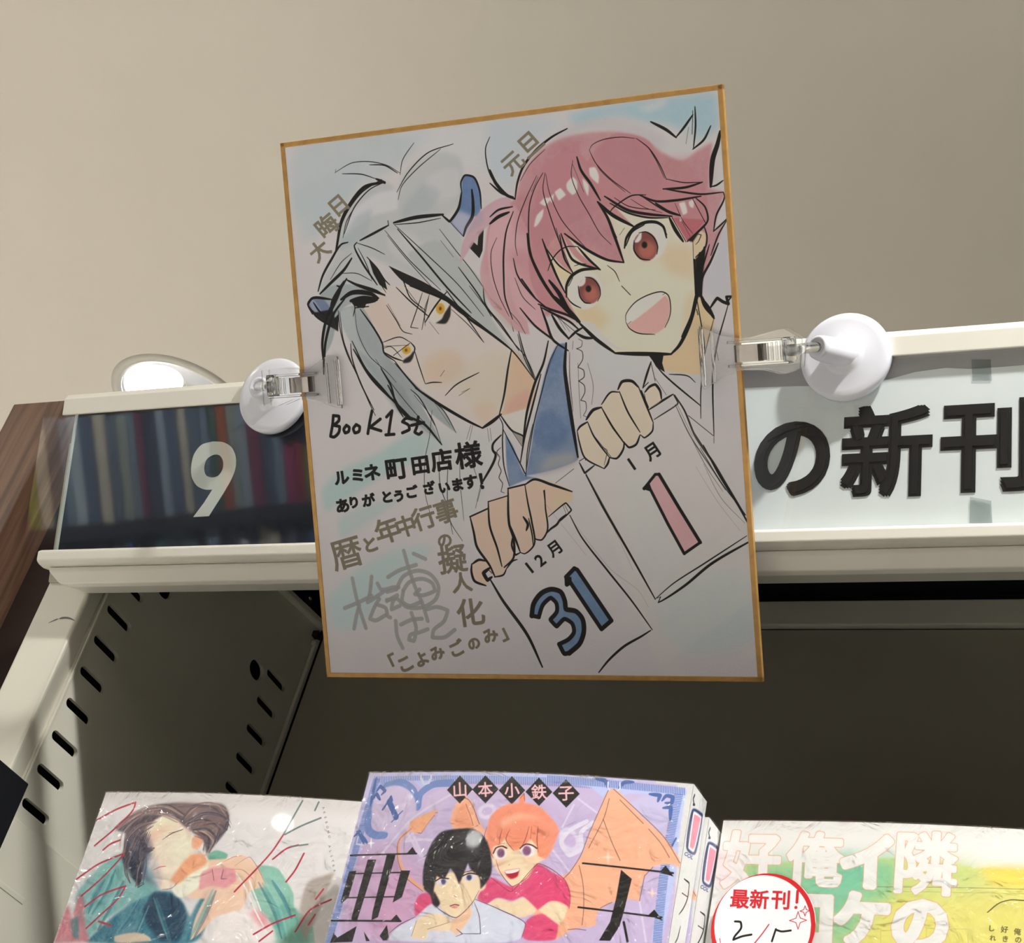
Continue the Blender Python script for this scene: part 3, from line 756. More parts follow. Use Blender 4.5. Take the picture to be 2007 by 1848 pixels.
f;2268,1098 2234,1323 2193,1396 2083,1272 2195,1129;k;0.95;13;0;0
f;2164,1164 2208,1143 2183,1268 2131,1212;170,168,170;1;13;0;1
k;982,1368 1040,1543 1104,1653;k;1;45;b;1
k;824,1604 966,1695;k;1;80;b;1
f;222,1795 458,1776 501,2011 423,1962;k;0.9;29;0;0
k;163,1710 220,1645 452,1672;k;1;143;b;1
k;163,1710 252,1833 440,1963;k;1;122;b;1
k;233,1687 306,1794 385,1843;k;1;101;b;1
f;465,1878 528,1825 501,2011;k;0.95;14;0;0
f;2629,849 2696,679 2823,503 2996,374 3237,307 3513,293 3797,326 4030,412 4213,577 4401,663 4544,588 4698,527 4670,731 4641,948 4787,1002 4705,1201 4659,1366 4768,1273 4671,1485 4607,1609 4512,1785 4463,1886 4193,1599 2859,2030 2744,1610 2532,1455 2233,1567 2341,1025 2443,898;176,116,128;1;105;0.6;1
f;2996,374 3244,215 3665,185 3983,288 4276,479 4201,549 4003,396 3586,281 3237,307;160,160,176;0.55;311;0.4;1
f;4348,448 4528,249 4531,573 4406,598 4138,464;178,180,188;0.8;222;0.3;1
f;2583,820 2460,827 2315,888 2194,977 2114,1084 2015,1240 1969,1440 2080,1310 2236,1146 2386,1033 2569,976;180,146,164;1;26;0.2;1
f;2257,907 2074,1054 2036,1165 2125,1123 2274,1035;150,140,170;0.5;133;0.2;1
f;2569,982 2406,1124 2262,1326 2188,1536 2214,1716 2285,1875 2401,1996 2542,2149 2677,2196 2639,1826;184,138,150;1;53;0.4;1
f;2334,1107 2436,980 2623,916 2812,1343 2922,1625 3022,1851 3207,2110 3096,2034 2866,1948 2771,1831 2915,2253 2703,2101 2565,1953 2490,1589 2456,1806 2503,2059 2391,1857 2293,1572;190,148,162;1;53;0.4;1
f;2522,1534 2818,1587 3149,1886 3219,2109 2975,2023 2832,1957 2924,2279 2744,2115 2594,1925;190,148,162;1;53;0.4;1
f;2623,916 2833,558 3177,327 3436,357 3262,711 3124,966 2938,1083 2719,1198 2630,1190;170,104,120;0.55;369;0.6;1
f;4196,627 4676,654 4642,935 4245,894;170,108,122;0.5;298;0.6;1
f;2493,1383 2708,1334 2881,1758 3096,2034 2771,1831;176,112,126;0.6;319;0.5;1
f;2948,1491 2945,1355 3288,1117 3671,1021 4253,1157 4387,1419 4447,1451 4455,1622 4434,1943 4356,2178 4228,2408 4138,2484 3845,2468 3571,2442 3380,2296 3234,2139 3106,1912 3005,1700;207,193,178;1;26;0.15;1
f;4445,1372 4517,1340 4572,1371 4561,1488 4500,1574 4447,1582;200,182,152;1;25;0.15;1
f;4147,1463 4423,1488 4430,1778 4238,1735 4120,1633;206,170,136;0.6;351;0.2;1
f;3158,1998 3339,1930 3530,2080 3433,2208 3234,2139;198,174,134;0.7;313;0.2;1
f;2939,1599 3083,1829 3106,1912 3004,1713;200,170,110;0.6;157;0.2;1
f;2902,1514 3135,1548 3215,1650 3093,1707;196,180,130;0.5;210;0.2;1
f;4348,1943 4443,1884 4409,2066 4278,2334;206,176,140;0.5;200;0.2;1
f;3190,2107 3363,2133 3416,2204 3577,2364 3716,2428 3405,2339 3243,2178;184,186,192;0.9;52;0.1;1
f;4442,1948 4605,2171 4534,2390 4472,2491 4429,2700 4043,2623 4067,2491 4166,2484 4337,2244;196,174,136;1;50;0.2;1
f;4065,2518 4472,2491 4417,2673 4072,2612;200,174,142;0.6;202;0.2;1
f;2846,938 2982,547 3339,479 3521,739 3531,980 3618,1149 3686,1382 3735,1576 3588,1533 3379,1434 3160,1253 3263,1424 3487,1625 3339,1566 3203,1446 3102,1234 3141,1481 3194,1641 3077,1543 2942,1382 3011,1632 3103,1857 3222,2111 3096,2034 2866,1948 2739,1678 2738,1336;176,116,128;1;26;0.5;1
f;3502,977 3417,594 3724,337 4070,443 4237,815 4578,877 4615,1115 4598,1263 4386,1432 4237,1189 4015,1167 3808,1087 3671,1021 3854,1231 3705,1137 3596,1066;176,116,128;1;26;0.5;1
f;3095,963 3328,799 3528,1006 3645,1351 3687,1542 3439,1400 3221,1218;164,112,132;0.6;363;0.6;1
f;3458,439 3722,363 3945,415 4170,781 4103,932 3824,890 3641,672;160,108,124;0.45;306;0.6;1
f;4258,1191 4592,1243 4386,1426;170,84,98;0.9;37;0.4;1
f;3443,631 3501,630 3537,714 3524,792 3490,762 3444,704;206,200,206;0.9;26;0;1
f;3193,758 3263,698 3303,743 3288,848 3249,871 3196,812;206,200,206;0.9;26;0;1
f;3363,722 3422,795 3407,901 3371,803;206,200,206;0.9;26;0;1
f;3062,825 3124,791 3177,864 3099,910;206,200,206;0.9;26;0;1
f;2892,916 2955,868 3013,887 2949,949;206,200,206;0.9;26;0;1
f;2984,884 3054,838 3032,930;206,200,206;0.9;26;0;1
f;2814,1139 2852,1034 2932,974 2910,1053 2829,1140;206,200,206;0.9;26;0;1
f;4330,1060 4386,1053 4406,1159 4363,1175;206,200,206;0.9;25;0;1
f;4427,1057 4484,1036 4471,1120 4438,1103;206,200,206;0.9;25;0;1
f;4343,1166 4352,1233 4324,1230;206,200,206;0.9;25;0;1
f;3725,2168 4124,1922 4158,1967 4165,2061 4119,2203 3994,2282 3832,2260 3736,2209;200,150,150;1;26;0.2;1
f;3712,2147 3812,1967 3973,1906 4101,1890 4124,1918 3725,2164;206,204,204;1;26;0;1
f;4170,1435 4135,1503 4079,1553 4010,1578 3940,1573 3878,1539 3834,1482 3815,1409 3825,1332 3861,1264 3917,1214 3986,1190 4056,1195 4118,1229 4161,1287 4179,1359;214,212,218;1;38;0;1
f;3469,1855 3436,1918 3382,1964 3317,1987 3250,1983 3191,1952 3149,1899 3131,1832 3139,1762 3173,1699 3227,1652 3293,1630 3360,1635 3418,1666 3460,1719 3477,1785;214,212,218;1;39;0;1
f;4086,1431 4081,1485 4057,1532 4020,1564 3973,1576 3925,1568 3883,1539 3853,1495 3839,1441 3845,1387 3868,1341 3906,1309 3953,1296 4001,1305 4043,1334 4073,1378;120,62,62;1;25;0;1
f;4066,1471 4062,1504 4044,1533 4017,1553 3983,1561 3949,1556 3919,1539 3897,1511 3888,1478 3892,1445 3910,1416 3937,1396 3971,1388 4005,1393 4035,1411 4057,1438;176,98,88;0.85;151;0;1
f;3981,1425 3978,1436 3971,1446 3961,1452 3950,1454 3940,1450 3931,1443 3926,1432 3925,1419 3928,1408 3935,1398 3944,1392 3955,1390 3966,1394 3974,1401 3980,1412;k;0.95;50;0;1
f;3851,1386 3932,1285 3920,1366 3882,1392;222,216,220;1;15;0;1
f;3461,1804 3456,1855 3436,1899 3402,1929 3361,1941 3318,1934 3280,1907 3253,1865 3241,1815 3246,1764 3267,1720 3301,1690 3342,1678 3385,1686 3423,1713 3449,1754;120,62,62;1;26;0;1
f;3445,1845 3441,1876 3426,1903 3401,1922 3372,1930 3341,1926 3314,1909 3295,1884 3286,1852 3290,1821 3306,1793 3330,1774 3360,1767 3391,1772 3418,1788 3437,1814;176,98,88;0.85;155;0;1
f;3370,1798 3367,1810 3360,1820 3350,1826 3338,1827 3327,1824 3319,1816 3313,1805 3312,1793 3315,1781 3322,1771 3332,1765 3344,1763 3354,1766 3363,1774 3369,1785;k;0.95;52;0;1
f;3236,1760 3320,1656 3308,1738 3267,1765;222,216,220;1;16;0;1
k;3905,1302 3976,1300 4043,1348 4085,1445 4072,1523;k;1;63;b;1
k;3851,1370 3843,1463 3901,1547 3998,1572;k;1;72;b;1
k;3315,1678 3387,1698 3453,1777 3461,1859 3427,1924;k;1;57;b;1
k;3236,1760 3249,1869 3295,1927 3353,1938;k;1;74;b;1
k;3746,1434 3775,1337 3867,1246 3983,1208 4095,1221 4155,1266 4181,1374;k;1;156;b;1
k;3762,1415 3836,1289 3968,1229;k;1;81;b;1
k;4155,1260 4190,1349;k;1;40;b;1
k;3103,1857 3112,1749 3171,1659 3277,1608 3452,1609;k;1;160;b;1
k;3110,1858 3136,1901 3177,1938 3247,1977;k;1;66;b;1
k;3134,1751 3184,1674;k;1;83;b;1
k;3208,1561 3282,1547 3340,1552;k;1;34;b;1
k;3706,1304 3761,1242;k;1;33;b;1
k;3615,1095 3639,1057 3745,988 3862,940 4003,948;k;1;68;b;1
k;2926,1584 2979,1480 3074,1394 3150,1367 3267,1377;k;1;62;b;1
k;3555,1584 3629,1651 3671,1752;k;1;41;b;1
k;3689,1796 3772,1890;k;1;81;b;1
k;3705,2140 3710,2080 3812,1967 3973,1899 4101,1886 4155,1921 4173,2048 4152,2139 4101,2229;k;1;52;b;1
k;3705,2147 3736,2209 3818,2262 3993,2288;k;1;52;b;1
k;3725,2168 3762,2144;k;1;33;b;1
k;4099,1916 4135,1899;k;1;33;b;1
k;3243,228 3077,289 2891,402 2744,548 2672,690 2632,849;k;1;127;b;1
k;2994,400 2820,529 2703,679;k;1;34;b;1
k;2632,849 2543,799 2433,665 2384,536;k;1;173;b;1
k;2616,827 2499,781 2372,665;k;1;102;b;1
k;2412,212 2357,315 2358,479 2393,606 2500,767;k;1;66;b;1
k;2600,921 2440,939 2343,998;k;1;102;b;1
k;2558,971 2434,1007 2337,1066;k;1;173;b;1
k;2603,969 2512,1151 2462,1380 2445,1585 2441,1805 2505,2031;k;1;93;b;1
k;2401,1210 2329,1341 2324,1575 2381,1800 2470,2001;k;1;43;b;1
k;2885,644 2748,861 2639,1081 2598,1296 2611,1407;k;1;45;b;1
k;2953,625 2861,750 2789,905 2758,1093 2752,1338 2819,1616 2963,1846;k;1;65;b;1
k;2899,659 2813,799;k;1;34;b;1
k;2975,627 2940,785 2987,1020 3068,1298 3187,1634;k;1;53;b;1
k;2982,641 3004,819 3113,1100 3352,1405;k;1;42;b;1
k;3322,511 3355,641 3445,784 3533,953;k;1;137;b;1
k;3276,539 3250,683 3307,877 3407,1075 3507,1272 3613,1389;k;1;41;b;1
k;3273,579 3367,856;k;1;34;b;1
k;3503,964 3591,1119 3649,1298 3728,1570;k;1;147;b;1
k;3728,1572 3559,1531 3351,1412 3132,1237;k;1;136;b;1
k;3503,964 3636,1097 3854,1235;k;1;178;b;1
k;3528,1006 3745,1174 3854,1235;k;1;117;b;1
k;3604,1147 3676,1327;k;1;56;b;1
k;3095,1233 3148,1400 3198,1499 3480,1621;k;1;119;b;1
k;3266,1384 3372,1515 3480,1621;k;1;119;b;1
k;3079,1245 3112,1478 3195,1634;k;1;91;b;1
k;3048,1175 3089,1395;k;1;57;b;1
k;2892,1269 2939,1422 3011,1632 3092,1816;k;1;120;b;1
k;2929,1367 3048,1540 3186,1647;k;1;83;b;1
k;2734,1199 2748,1392 2846,1646 2977,1861 3208,2097;k;1;162;b;1
k;2932,1680 3025,1811 3101,1966 3207,2110;k;1;229;b;1
k;2978,1848 3100,1980 3222,2111;k;1;260;b;1
k;2795,1902 2924,1966 3096,2034 3222,2111;k;1;121;b;1
k;2564,1430 2595,1598 2756,1830 2923,1980;k;1;84;b;1
k;2637,1642 2770,1845;k;1;174;b;1
k;2563,1622 2636,1821 2760,1954;k;1;35;b;1
k;3457,459 3489,416 3607,377 3793,374 3932,401;k;1;41;b;1
k;3457,459 3505,577 3649,752 3850,919;k;1;41;b;1
k;3468,494 3556,663 3794,900;k;1;30;b;1
k;3946,402 4065,508 4164,676 4222,826;k;1;51;b;1
k;4065,508 4138,647 4203,811;k;1;33;b;1
k;4223,820 4386,870 4577,887;k;1;47;b;1
k;4577,887 4410,918 4181,911;k;1;113;b;1
k;4181,907 4379,960 4555,998 4773,1001;k;1;88;b;1
k;3933,941 4096,1017 4291,1030 4554,1017;k;1;115;b;1
k;3960,957 4227,1142 4321,1177;k;1;63;b;1
k;4095,1036 4214,1127 4335,1178;k;1;134;b;1
k;3579,918 3809,1074 4017,1134 4252,1177;k;1;136;b;1
k;3677,941 3813,1035 4090,1102;k;1;41;b;1
k;3630,990 3807,1100 4015,1167 4209,1186;k;1;89;b;1
k;3846,972 3980,1065 4157,1135;k;1;26;b;1
k;4773,1001 4784,1041 4690,1213 4652,1359;k;1;86;b;1
k;4652,1359 4768,1273 4794,1249;k;1;78;b;1
k;4793,1262 4705,1384 4609,1583;k;1;77;b;1
k;4692,1473 4605,1635 4512,1785 4485,1966;k;1;113;b;1
k;4603,1478 4553,1605 4502,1731;k;1;78;b;1
k;4104,264 4257,360 4348,442;k;1;143;b;1
k;4349,436 4423,366 4528,249;k;1;113;b;1
k;4530,211 4508,428;k;1;62;b;1
k;4554,175 4547,355 4512,558;k;1;86;b;1
k;4478,360 4440,511;k;1;25;b;1
k;4504,570 4619,493 4696,372;k;1;104;b;1
k;4784,434 4751,546 4694,682 4655,937;k;1;241;b;1
k;4655,939 4710,930 4781,892;k;1;86;b;1
k;4498,1025 4587,1125 4603,1250 4386,1430;k;1;87;b;1
k;4470,1035 4577,1267;k;1;78;b;1
k;4289,1056 4359,1233 4446,1359;k;1;29;b;1
k;4223,1187 4277,1311 4345,1426;k;1;174;b;1
k;4251,1190 4372,1431;k;1;79;b;1
k;4333,1205 4417,1383;k;1;26;b;1
k;4386,1430 4598,1263;k;1;96;b;1
k;4561,1292 4584,1398 4560,1501 4457,1586;k;1;78;b;1
k;4474,1362 4528,1380 4495,1442 4466,1466;k;1;36;b;1
k;4442,1424 4435,1607;k;1;51;b;1
k;4442,1608 4435,1936;k;1;217;b;1
k;4502,1548 4459,1754 4444,1963;k;1;173;b;1
k;4553,1500 4485,1782 4485,1966;k;1;216;b;1
k;4435,1936 4375,2143 4264,2331;k;1;143;b;1
k;4486,1953 4520,2048 4595,2159;k;1;217;b;1
f;4449,1609 4560,1501 4521,1759 4492,1967 4437,1963;k;0.95;15;0;0
f;4387,1419 4518,1327 4501,1365 4441,1437;k;0.95;15;0;0
k;3218,2122 3380,2290 3571,2442;k;1;182;b;1
k;3571,2442 3771,2461 4144,2489;k;1;202;b;1
k;4144,2489 4234,2409 4354,2205 4457,1936;k;1;187;b;1
k;3088,2270 3182,2201 3258,2166;k;1;120;b;1
k;3181,2222 3265,2268 3351,2281;k;1;150;b;1
k;2819,1929 2866,2083 2925,2265 3079,2385;k;1;131;b;1
k;2931,2019 3008,2162 3096,2270;k;1;151;b;1
k;2833,1943 2975,2023 3117,2101 3212,2190;k;1;121;b;1
k;2989,2037 3066,2179;k;1;34;b;1
k;3017,2053 3109,2196;k;1;27;b;1
k;2947,2007 3181,2215;k;1;58;b;1
k;2594,1925 2744,2115 2925,2265 3016,2340;k;1;103;b;1
k;2485,1958 2568,2061 2632,2190;k;1;27;b;1
k;2559,2157 2602,2367 2699,2650;k;1;67;b;1
k;2873,2275 2802,2491 2697,2677 2581,2976 2509,3293;k;1;131;b;1
k;2973,2317 2879,2468 2765,2764 2647,3091 2512,3608;k;1;58;b;1
k;2957,2336 2822,2616;k;1;27;b;1
k;3063,2309 3028,2560 3042,2835 3064,3111 3096,3444;k;1;206;b;1
k;3092,2400 3074,2631 3081,2988;k;1;31;b;1
k;3138,2294 3124,2375;k;1;31;b;1
k;3198,2277 3233,2300 3221,2354 3168,2371 3225,2402 3226,2477 3168,2555 3225,2586 3226,2654 3165,2691 3220,2736 3222,2804 3171,2883 3221,2900 3222,2982 3188,3035 3224,3051;k;1;38;b;1
k;3172,2514 3160,2842 3157,3061;k;1;16;b;1
k;3274,2521 3315,2741 3285,2931;k;1;16;b;1
k;3935,2549 3883,2667 3831,2798;k;1;107;b;1
k;3934,2563 3963,2739;k;1;64;b;1
k;3975,2579 4053,2677 4407,3005;k;1;81;b;1
k;4109,2681 4303,2713 4368,2776;k;1;56;b;1
k;3965,2712 4066,2879;k;1;33;b;1
k;4436,1934 4465,2200 4489,2439 4453,2649 4415,2885 4398,3124;k;1;63;b;1
k;4432,2079 4442,2132;k;1;96;b;1
k;4454,2252 4473,2478 4450,2596;k;1;79;b;1
k;4488,1978 4556,2088 4598,2177;k;1;195;b;1
k;4506,2019 4563,2089;k;1;114;b;1
k;4563,2082 4645,1990 4697,2027 4750,2051 4735,1984 4809,1983;k;1;152;b;1
k;4750,2051 4708,2165 4632,2370 4555,2682 4517,3297;k;1;78;b;1
k;4738,2037 4782,1988;k;1;161;b;1
k;4598,2177 4555,2299 4484,2518;k;1;40;b;1
k;4599,2447 4617,2580;k;1;47;b;1
k;4275,3091 4510,3296;k;1;63;b;1
k;4517,3297 4512,3370;k;1;47;b;1
k;3871,3016 4004,2943 4136,2876;k;1;108;b;1
k;4136,2876 4179,2966 3921,3113;k;1;64;b;1
k;4150,2884 4237,3036 4330,3294 4492,3555 4602,3760 4772,4072;k;1;107;b;1
k;4150,2978 4275,3279 4461,3594 4597,3827;k;1;56;b;1
k;4165,2965 4302,3293;k;1;33;b;1
k;4319,3254 4504,3583 4674,3909 4813,4167;k;1;72;b;1
k;4263,3251 4420,3593 4569,3839;k;1;26;b;1
k;4394,3565 4550,3905 4767,4152;k;1;19;b;1
k;2822,3703 3043,3559;k;1;47;b;1
k;3108,3485 3170,3453;k;1;75;b;1
k;3107,3499 3157,3605 3266,3533;k;1;102;b;1
k;3165,3605 3361,4004 3513,4295;k;1;66;b;1
f;3912,2481 4067,2491 4047,2570 4068,2658 3987,2606 3950,2537;k;0.97;13;0;0
f;3165,3605 3920,3127 4179,2966 4818,4207 4997,4770 3794,5556 3230,3807;190,190,190;0.35;132;0.1;0
f;3118,3183 3212,3105 3341,3330 3419,3457 3366,3565 3170,3447;198,184,168;1;26;0.25;1
f;3229,3078 3295,2986 3384,2977 3486,3160 3590,3314 3584,3382 3490,3474 3448,3458 3305,3233;198,184,168;1;26;0.25;1
f;3387,2936 3498,2820 3584,2825 3656,3019 3769,3228 3732,3334 3657,3372 3602,3342 3485,3173;198,184,168;1;26;0.25;1
f;3572,2797 3620,2732 3722,2725 3789,2783 3836,2920 3913,3126 3898,3220 3808,3284 3768,3241 3669,3033;198,184,168;1;26;0.25;1
f;3849,2840 3903,2789 3961,2772 4013,2836 4005,2929 3872,3003;198,184,168;1;26;0.25;1
k;3110,3182 3143,3143 3227,3099;k;1;102;b;1
k;3110,3182 3123,3293 3170,3453 3366,3571;k;1;83;b;1
k;3366,3571 3406,3525 3433,3458;k;1;101;b;1
k;3227,3099 3276,3231 3341,3337 3433,3464;k;1;83;b;1
k;3214,3078 3295,2986 3385,2963;k;1;150;b;1
k;3385,2963 3486,3160 3590,3314;k;1;91;b;1
k;3433,3464 3505,3474 3584,3382 3597,3315;k;1;101;b;1
k;3289,3246 3448,3458;k;1;58;b;1
k;3387,2936 3498,2820 3584,2825;k;1;82;b;1
k;3585,2818 3656,3019 3769,3228;k;1;82;b;1
k;3590,3314 3643,3371 3717,3347 3767,3255;k;1;109;b;1
k;3485,3173 3602,3342;k;1;65;b;1
k;3572,2797 3621,2725 3722,2725 3788,2789;k;1;148;b;1
k;3788,2789 3836,2920 3912,3140;k;1;90;b;1
k;3912,3140 3898,3220 3808,3284 3774,3255;k;1;81;b;1
k;3814,2824 3873,2990;k;1;137;b;1
k;3849,2840 3903,2789 3961,2772 4005,2835 4014,2916;k;1;127;b;1
k;3841,2853 3855,2948;k;1;56;b;1
k;3170,3453 3175,3481;k;1;58;b;1
k;3831,2798 3891,2748;k;1;90;b;1
k;3340,3344 3410,3388 3369,3537;k;1;27;b;1
f;1856,4007 2070,3927 2072,4107 2133,4391 2222,4550 2137,4635 2069,4634 1973,4451 1907,4308;196,172,156;1;28;0.3;1
f;2076,3856 2303,3804 2296,4082 2317,4238 2313,4442 2206,4537 2156,4518 2070,4123;196,172,156;1;27;0.3;1
f;2309,3731 2498,3699 2530,4010 2550,4322 2438,4400 2389,4384 2295,4097;196,172,156;1;27;0.3;1
f;2498,3699 2603,3649 3006,3786 3000,3870 2931,3899 2739,4016 2700,4185 2635,4264 2569,4252 2536,4041;196,172,156;1;27;0.3;1
f;1830,4496 1921,4450 2035,4531 1969,4593 2014,4673 1966,4720 1833,4655;196,172,156;1;28;0.3;1
f;2752,3862 3006,3794 3000,3870 2829,3942;196,180,140;0.5;161;0.2;1
k;1856,4007 2070,3927;k;1;181;b;1
k;1859,4015 1885,4165 1907,4316 2036,4516 2086,4635;k;1;137;b;1
k;2076,3856 2072,4107 2137,4344 2172,4526;k;1;116;b;1
k;2076,3859 2303,3804;k;1;126;b;1
k;2309,3731 2291,4097 2325,4239 2308,4442 2197,4537;k;1;135;b;1
k;2309,3731 2498,3696;k;1;190;b;1
k;2498,3699 2516,3886 2542,4073 2551,4306 2438,4400 2389,4388;k;1;95;b;1
k;2295,4097 2349,4255 2389,4384;k;1;115;b;1
k;2498,3699 2603,3649 2782,3706 3006,3786;k;1;134;b;1
k;2710,3760 2704,3938 2706,4170 2635,4264 2569,4252 2545,4135;k;1;85;b;1
k;2701,3768 2705,3861;k;1;143;b;1
k;2730,4031 2931,3899 2983,3969 2726,4170;k;1;72;b;1
k;2914,3913 2949,3991;k;1;43;b;1
k;2896,3921 2923,4006;k;1;35;b;1
k;2922,4014 2851,4066 2815,4111 2744,4155 2691,4201;k;1;112;b;1
k;2453,4024 2497,4103 2475,4164;k;1;145;b;1
k;2511,4041 2537,4228 2538,4321;k;1;77;b;1
k;2077,4635 2182,4612 2222,4550;k;1;87;b;1
k;2222,4550 2297,4473 2349,4458;k;1;87;b;1
k;2318,4223 2301,4316 2336,4411 2389,4388;k;1;105;b;1
k;1839,4496 1920,4454 1997,4468;k;1;127;b;1
k;1833,4496 1823,4575 1849,4671 1975,4723;k;1;138;b;1
k;2034,4539 1960,4593 1997,4665 2051,4634;k;1;204;b;1
k;2007,4547 2055,4595;k;1;88;b;1
k;2032,4665 2143,4864 2401,5244 2535,5566;k;1;170;b;1
k;2962,4022 3068,4240 3319,4583 3553,4892 3747,5183;k;1;93;b;1
k;3730,5190 3638,5244 3437,5351 3263,5491 3147,5616;k;1;120;b;1
k;3167,3624 3348,4003 3545,4373 3802,4879;k;1;111;b;1
k;3831,4912 3872,4894 4119,4746 4398,4540 4834,4311;k;1;129;b;1
k;3810,4871 3995,4729 4321,4539 4776,4273;k;1;65;b;1
k;3831,4912 3859,4856;k;1;91;b;1
k;3810,4871 3859,4856;k;1;49;b;1
k;4405,3382 4538,3668 4713,3984 4799,4163;k;1;88;b;1
k;4372,3410 4562,3757 4783,4074;k;1;40;b;1
k;3013,4116 3367,4584 3640,4801 3724,4954;130,110,104;0.7;17;b;1
k;3204,3770 3403,4126 3593,4587;130,110,104;0.7;17;b;1
k;2700,3891 3103,4426;130,110,104;0.7;13;b;1
k;2053,4721 2355,5181;130,110,104;0.7;14;b;1
k;4313,3585 4518,3948 4712,4220;130,110,104;0.7;16;b;1
f;3806,3775 3895,3651 3934,3648 4113,3980 4306,4322 4135,4430 3976,4141 3829,3791;192,146,158;1;15;0.3;0
k;3769,3782 3895,3647 3937,3648;k;1;138;n;0
k;3934,3648 4113,3980 4306,4326;k;1;168;n;0
k;3790,3782 3836,3799 3991,4142 4134,4433;k;1;148;n;0
k;4134,4433 4306,4326;k;1;137;n;0
k;3769,3782 3816,3746 3829,3791;k;1;169;n;0
f;2879,4646 2968,4562 2995,4575 3319,5090 3210,5174 2916,4693;82,116,160;1;16;0.3;0
k;2870,4646 2968,4559 3000,4575 3324,5090 3210,5177 2912,4700 2872,4723 2874,4646;k;1;210;n;0
f;2874,4638 2928,4646 2928,4708 2872,4731;k;1;13;0;0
f;2461,5039 2497,4914 2590,4806 2694,4768 2792,4792 2837,4886 2843,4979 2941,4995 3014,5073 3016,5197 2965,5321 2832,5415 2790,5423 2747,5334 2852,5275 2907,5213 2895,5119 2819,5072 2730,5142 2659,5087 2742,4994 2730,4900 2686,4861 2598,4915 2536,5048;82,116,160;1;16;0.35;1
k;2461,5039 2493,4914 2590,4806 2702,4768 2800,4797 2837,4886 2844,4971 2950,4995 3014,5073 3019,5197 2965,5321 2840,5423;k;1;251;n;1
k;2461,5036 2539,5052;k;1;214;n;1
k;2539,5048 2597,4923 2686,4856 2741,4908 2742,4994 2665,5079 2726,5147 2819,5072 2898,5119 2911,5205 2852,5275 2739,5330;k;1;213;n;1
k;2739,5330 2790,5428 2844,5418;k;1;224;n;1
g;3658,3537;k;1;38;1;165,-94,95,153
g;3875,3426;k;1;46;月;143,-81,82,134
g;2477,4546;k;1;46;1;154,-103,103,137
g;2601,4470;k;1;39;2;153,-102,102,137
g;2764,4360;k;1;42;月;134,-83,83,121
k;356,2889 339,2976 302,3099;k;1;166;n;1
k;356,2889 422,2900 418,2943 346,2991 420,3009 406,3067 342,3115 301,3106;k;1;166;n;1
k;504,2999 467,3041 480,3078 523,3065 535,3022 504,2999;k;1;165;n;1
k;621,2997 583,3039 596,3083 647,3071 660,3021 621,2997;k;1;164;n;1
k;823,2863 788,2969 751,3098;k;1;163;n;1
k;913,2954 782,3034 909,3077;k;1;163;n;1
k;988,2936 1059,2875 1022,3010 995,3117;k;1;162;n;1
k;962,3122 1060,3120;k;1;163;n;1
k;1284,2973 1212,2962 1169,2996 1238,3035 1242,3078 1158,3110;k;1;161;n;1
k;1358,2955 1332,3054 1303,3110 1349,3134 1383,3114;k;1;160;n;1
k;1270,3037 1416,3015;k;1;161;n;1
g;392,3550;k;1;84;ル;208,-18,11,182
g;585,3531;k;1;84;ミ;173,-15,9,153
g;762,3506;k;1;83;ネ;221,-19,12,195
g;1058,3485;k;1;82;町;266,-23,15,237
g;1336,3456;k;1;82;田;207,-18,12,186
g;1584,3411;k;1;81;店;260,-22,15,234
g;1893,3372;k;1;80;様;318,-27,19,289
g;374,3847;k;1;81;あ;192,-21,14,168
g;513,3816;k;1;81;り;158,-17,11,138
g;692,3795;k;1;80;が;181,-19,13,159
g;917,3770;k;1;80;と;155,-16,11,137
g;1053,3766;k;1;79;う;154,-16,11,137
g;1214,3725;k;1;79;ご;169,-18,13,150
g;1418,3692;k;1;78;ざ;175,-19,13,157
g;1593,3698;k;1;78;い;142,-15,11,128
g;1746,3672;k;1;77;ま;164,-17,13,148
g;1894,3649;k;1;77;す;179,-19,14,162
g;2019,3646;k;1;77;！;178,-19,14,162
g;371,4361;112,104,90;1;59;暦;395,-90,78,345
g;670,4267;112,104,90;1;84;と;204,-53,48,179
g;886,4123;112,104,90;1;70;年;309,-80,73,272
g;1104,4085;112,104,90;1;70;中;253,-65,60,224
g;1324,4005;112,104,90;1;69;行;277,-71,66,246
g;1587,3940;112,104,90;1;69;事;274,-70,65,245
g;1546,4249;112,104,90;1;69;の;188,-19,11,169
g;1616,4440;112,104,90;1;69;擬;347,-38,20,315
g;1702,4685;112,104,90;1;69;人;240,-27,14,218
g;1775,4997;112,104,90;1;69;化;332,-40,20,303
g;819,5499;112,104,90;1;78;「;170,-72,66,146
g;968,5548;112,104,90;1;77;こ;181,-78,71,157
g;1160,5491;112,104,90;1;77;よ;180,-77,70,156
g;1351,5428;112,104,90;1;76;み;184,-79,72,161
g;1587,5371;112,104,90;1;76;ご;201,-86,79,177
g;1786,5328;112,104,90;1;75;の;150,-64,59,132
g;1980,5242;112,104,90;1;75;み;185,-80,73,164
g;2132,5236;112,104,90;1;74;」;159,-69,63,142
g;359,1156;112,104,90;1;64;大;199,-118,140,175
g;476,902;112,104,90;1;64;晦;222,-131,157,196
g;636,714;112,104,90;1;63;日;184,-108,130,163
g;2641,496;112,104,90;1;53;元;188,-124,145,177
g;2837,331;112,104,90;1;52;旦;204,-134,157,193
k;416,4625 455,4883 528,5160;136,138,142;0.85;218;n;1
k;292,4945 469,4883 631,4816;136,138,142;0.85;220;n;1
k;473,4915 426,5034 385,5166;136,138,142;0.85;218;n;1
k;651,4610 613,4784 575,4884 649,4847 776,4773;136,138,142;0.85;217;n;1
k;714,4685 750,4748 920,4725;136,138,142;0.85;216;n;1
k;720,4848 663,4922 587,5060 648,5079 780,5023;136,138,142;0.85;216;n;1
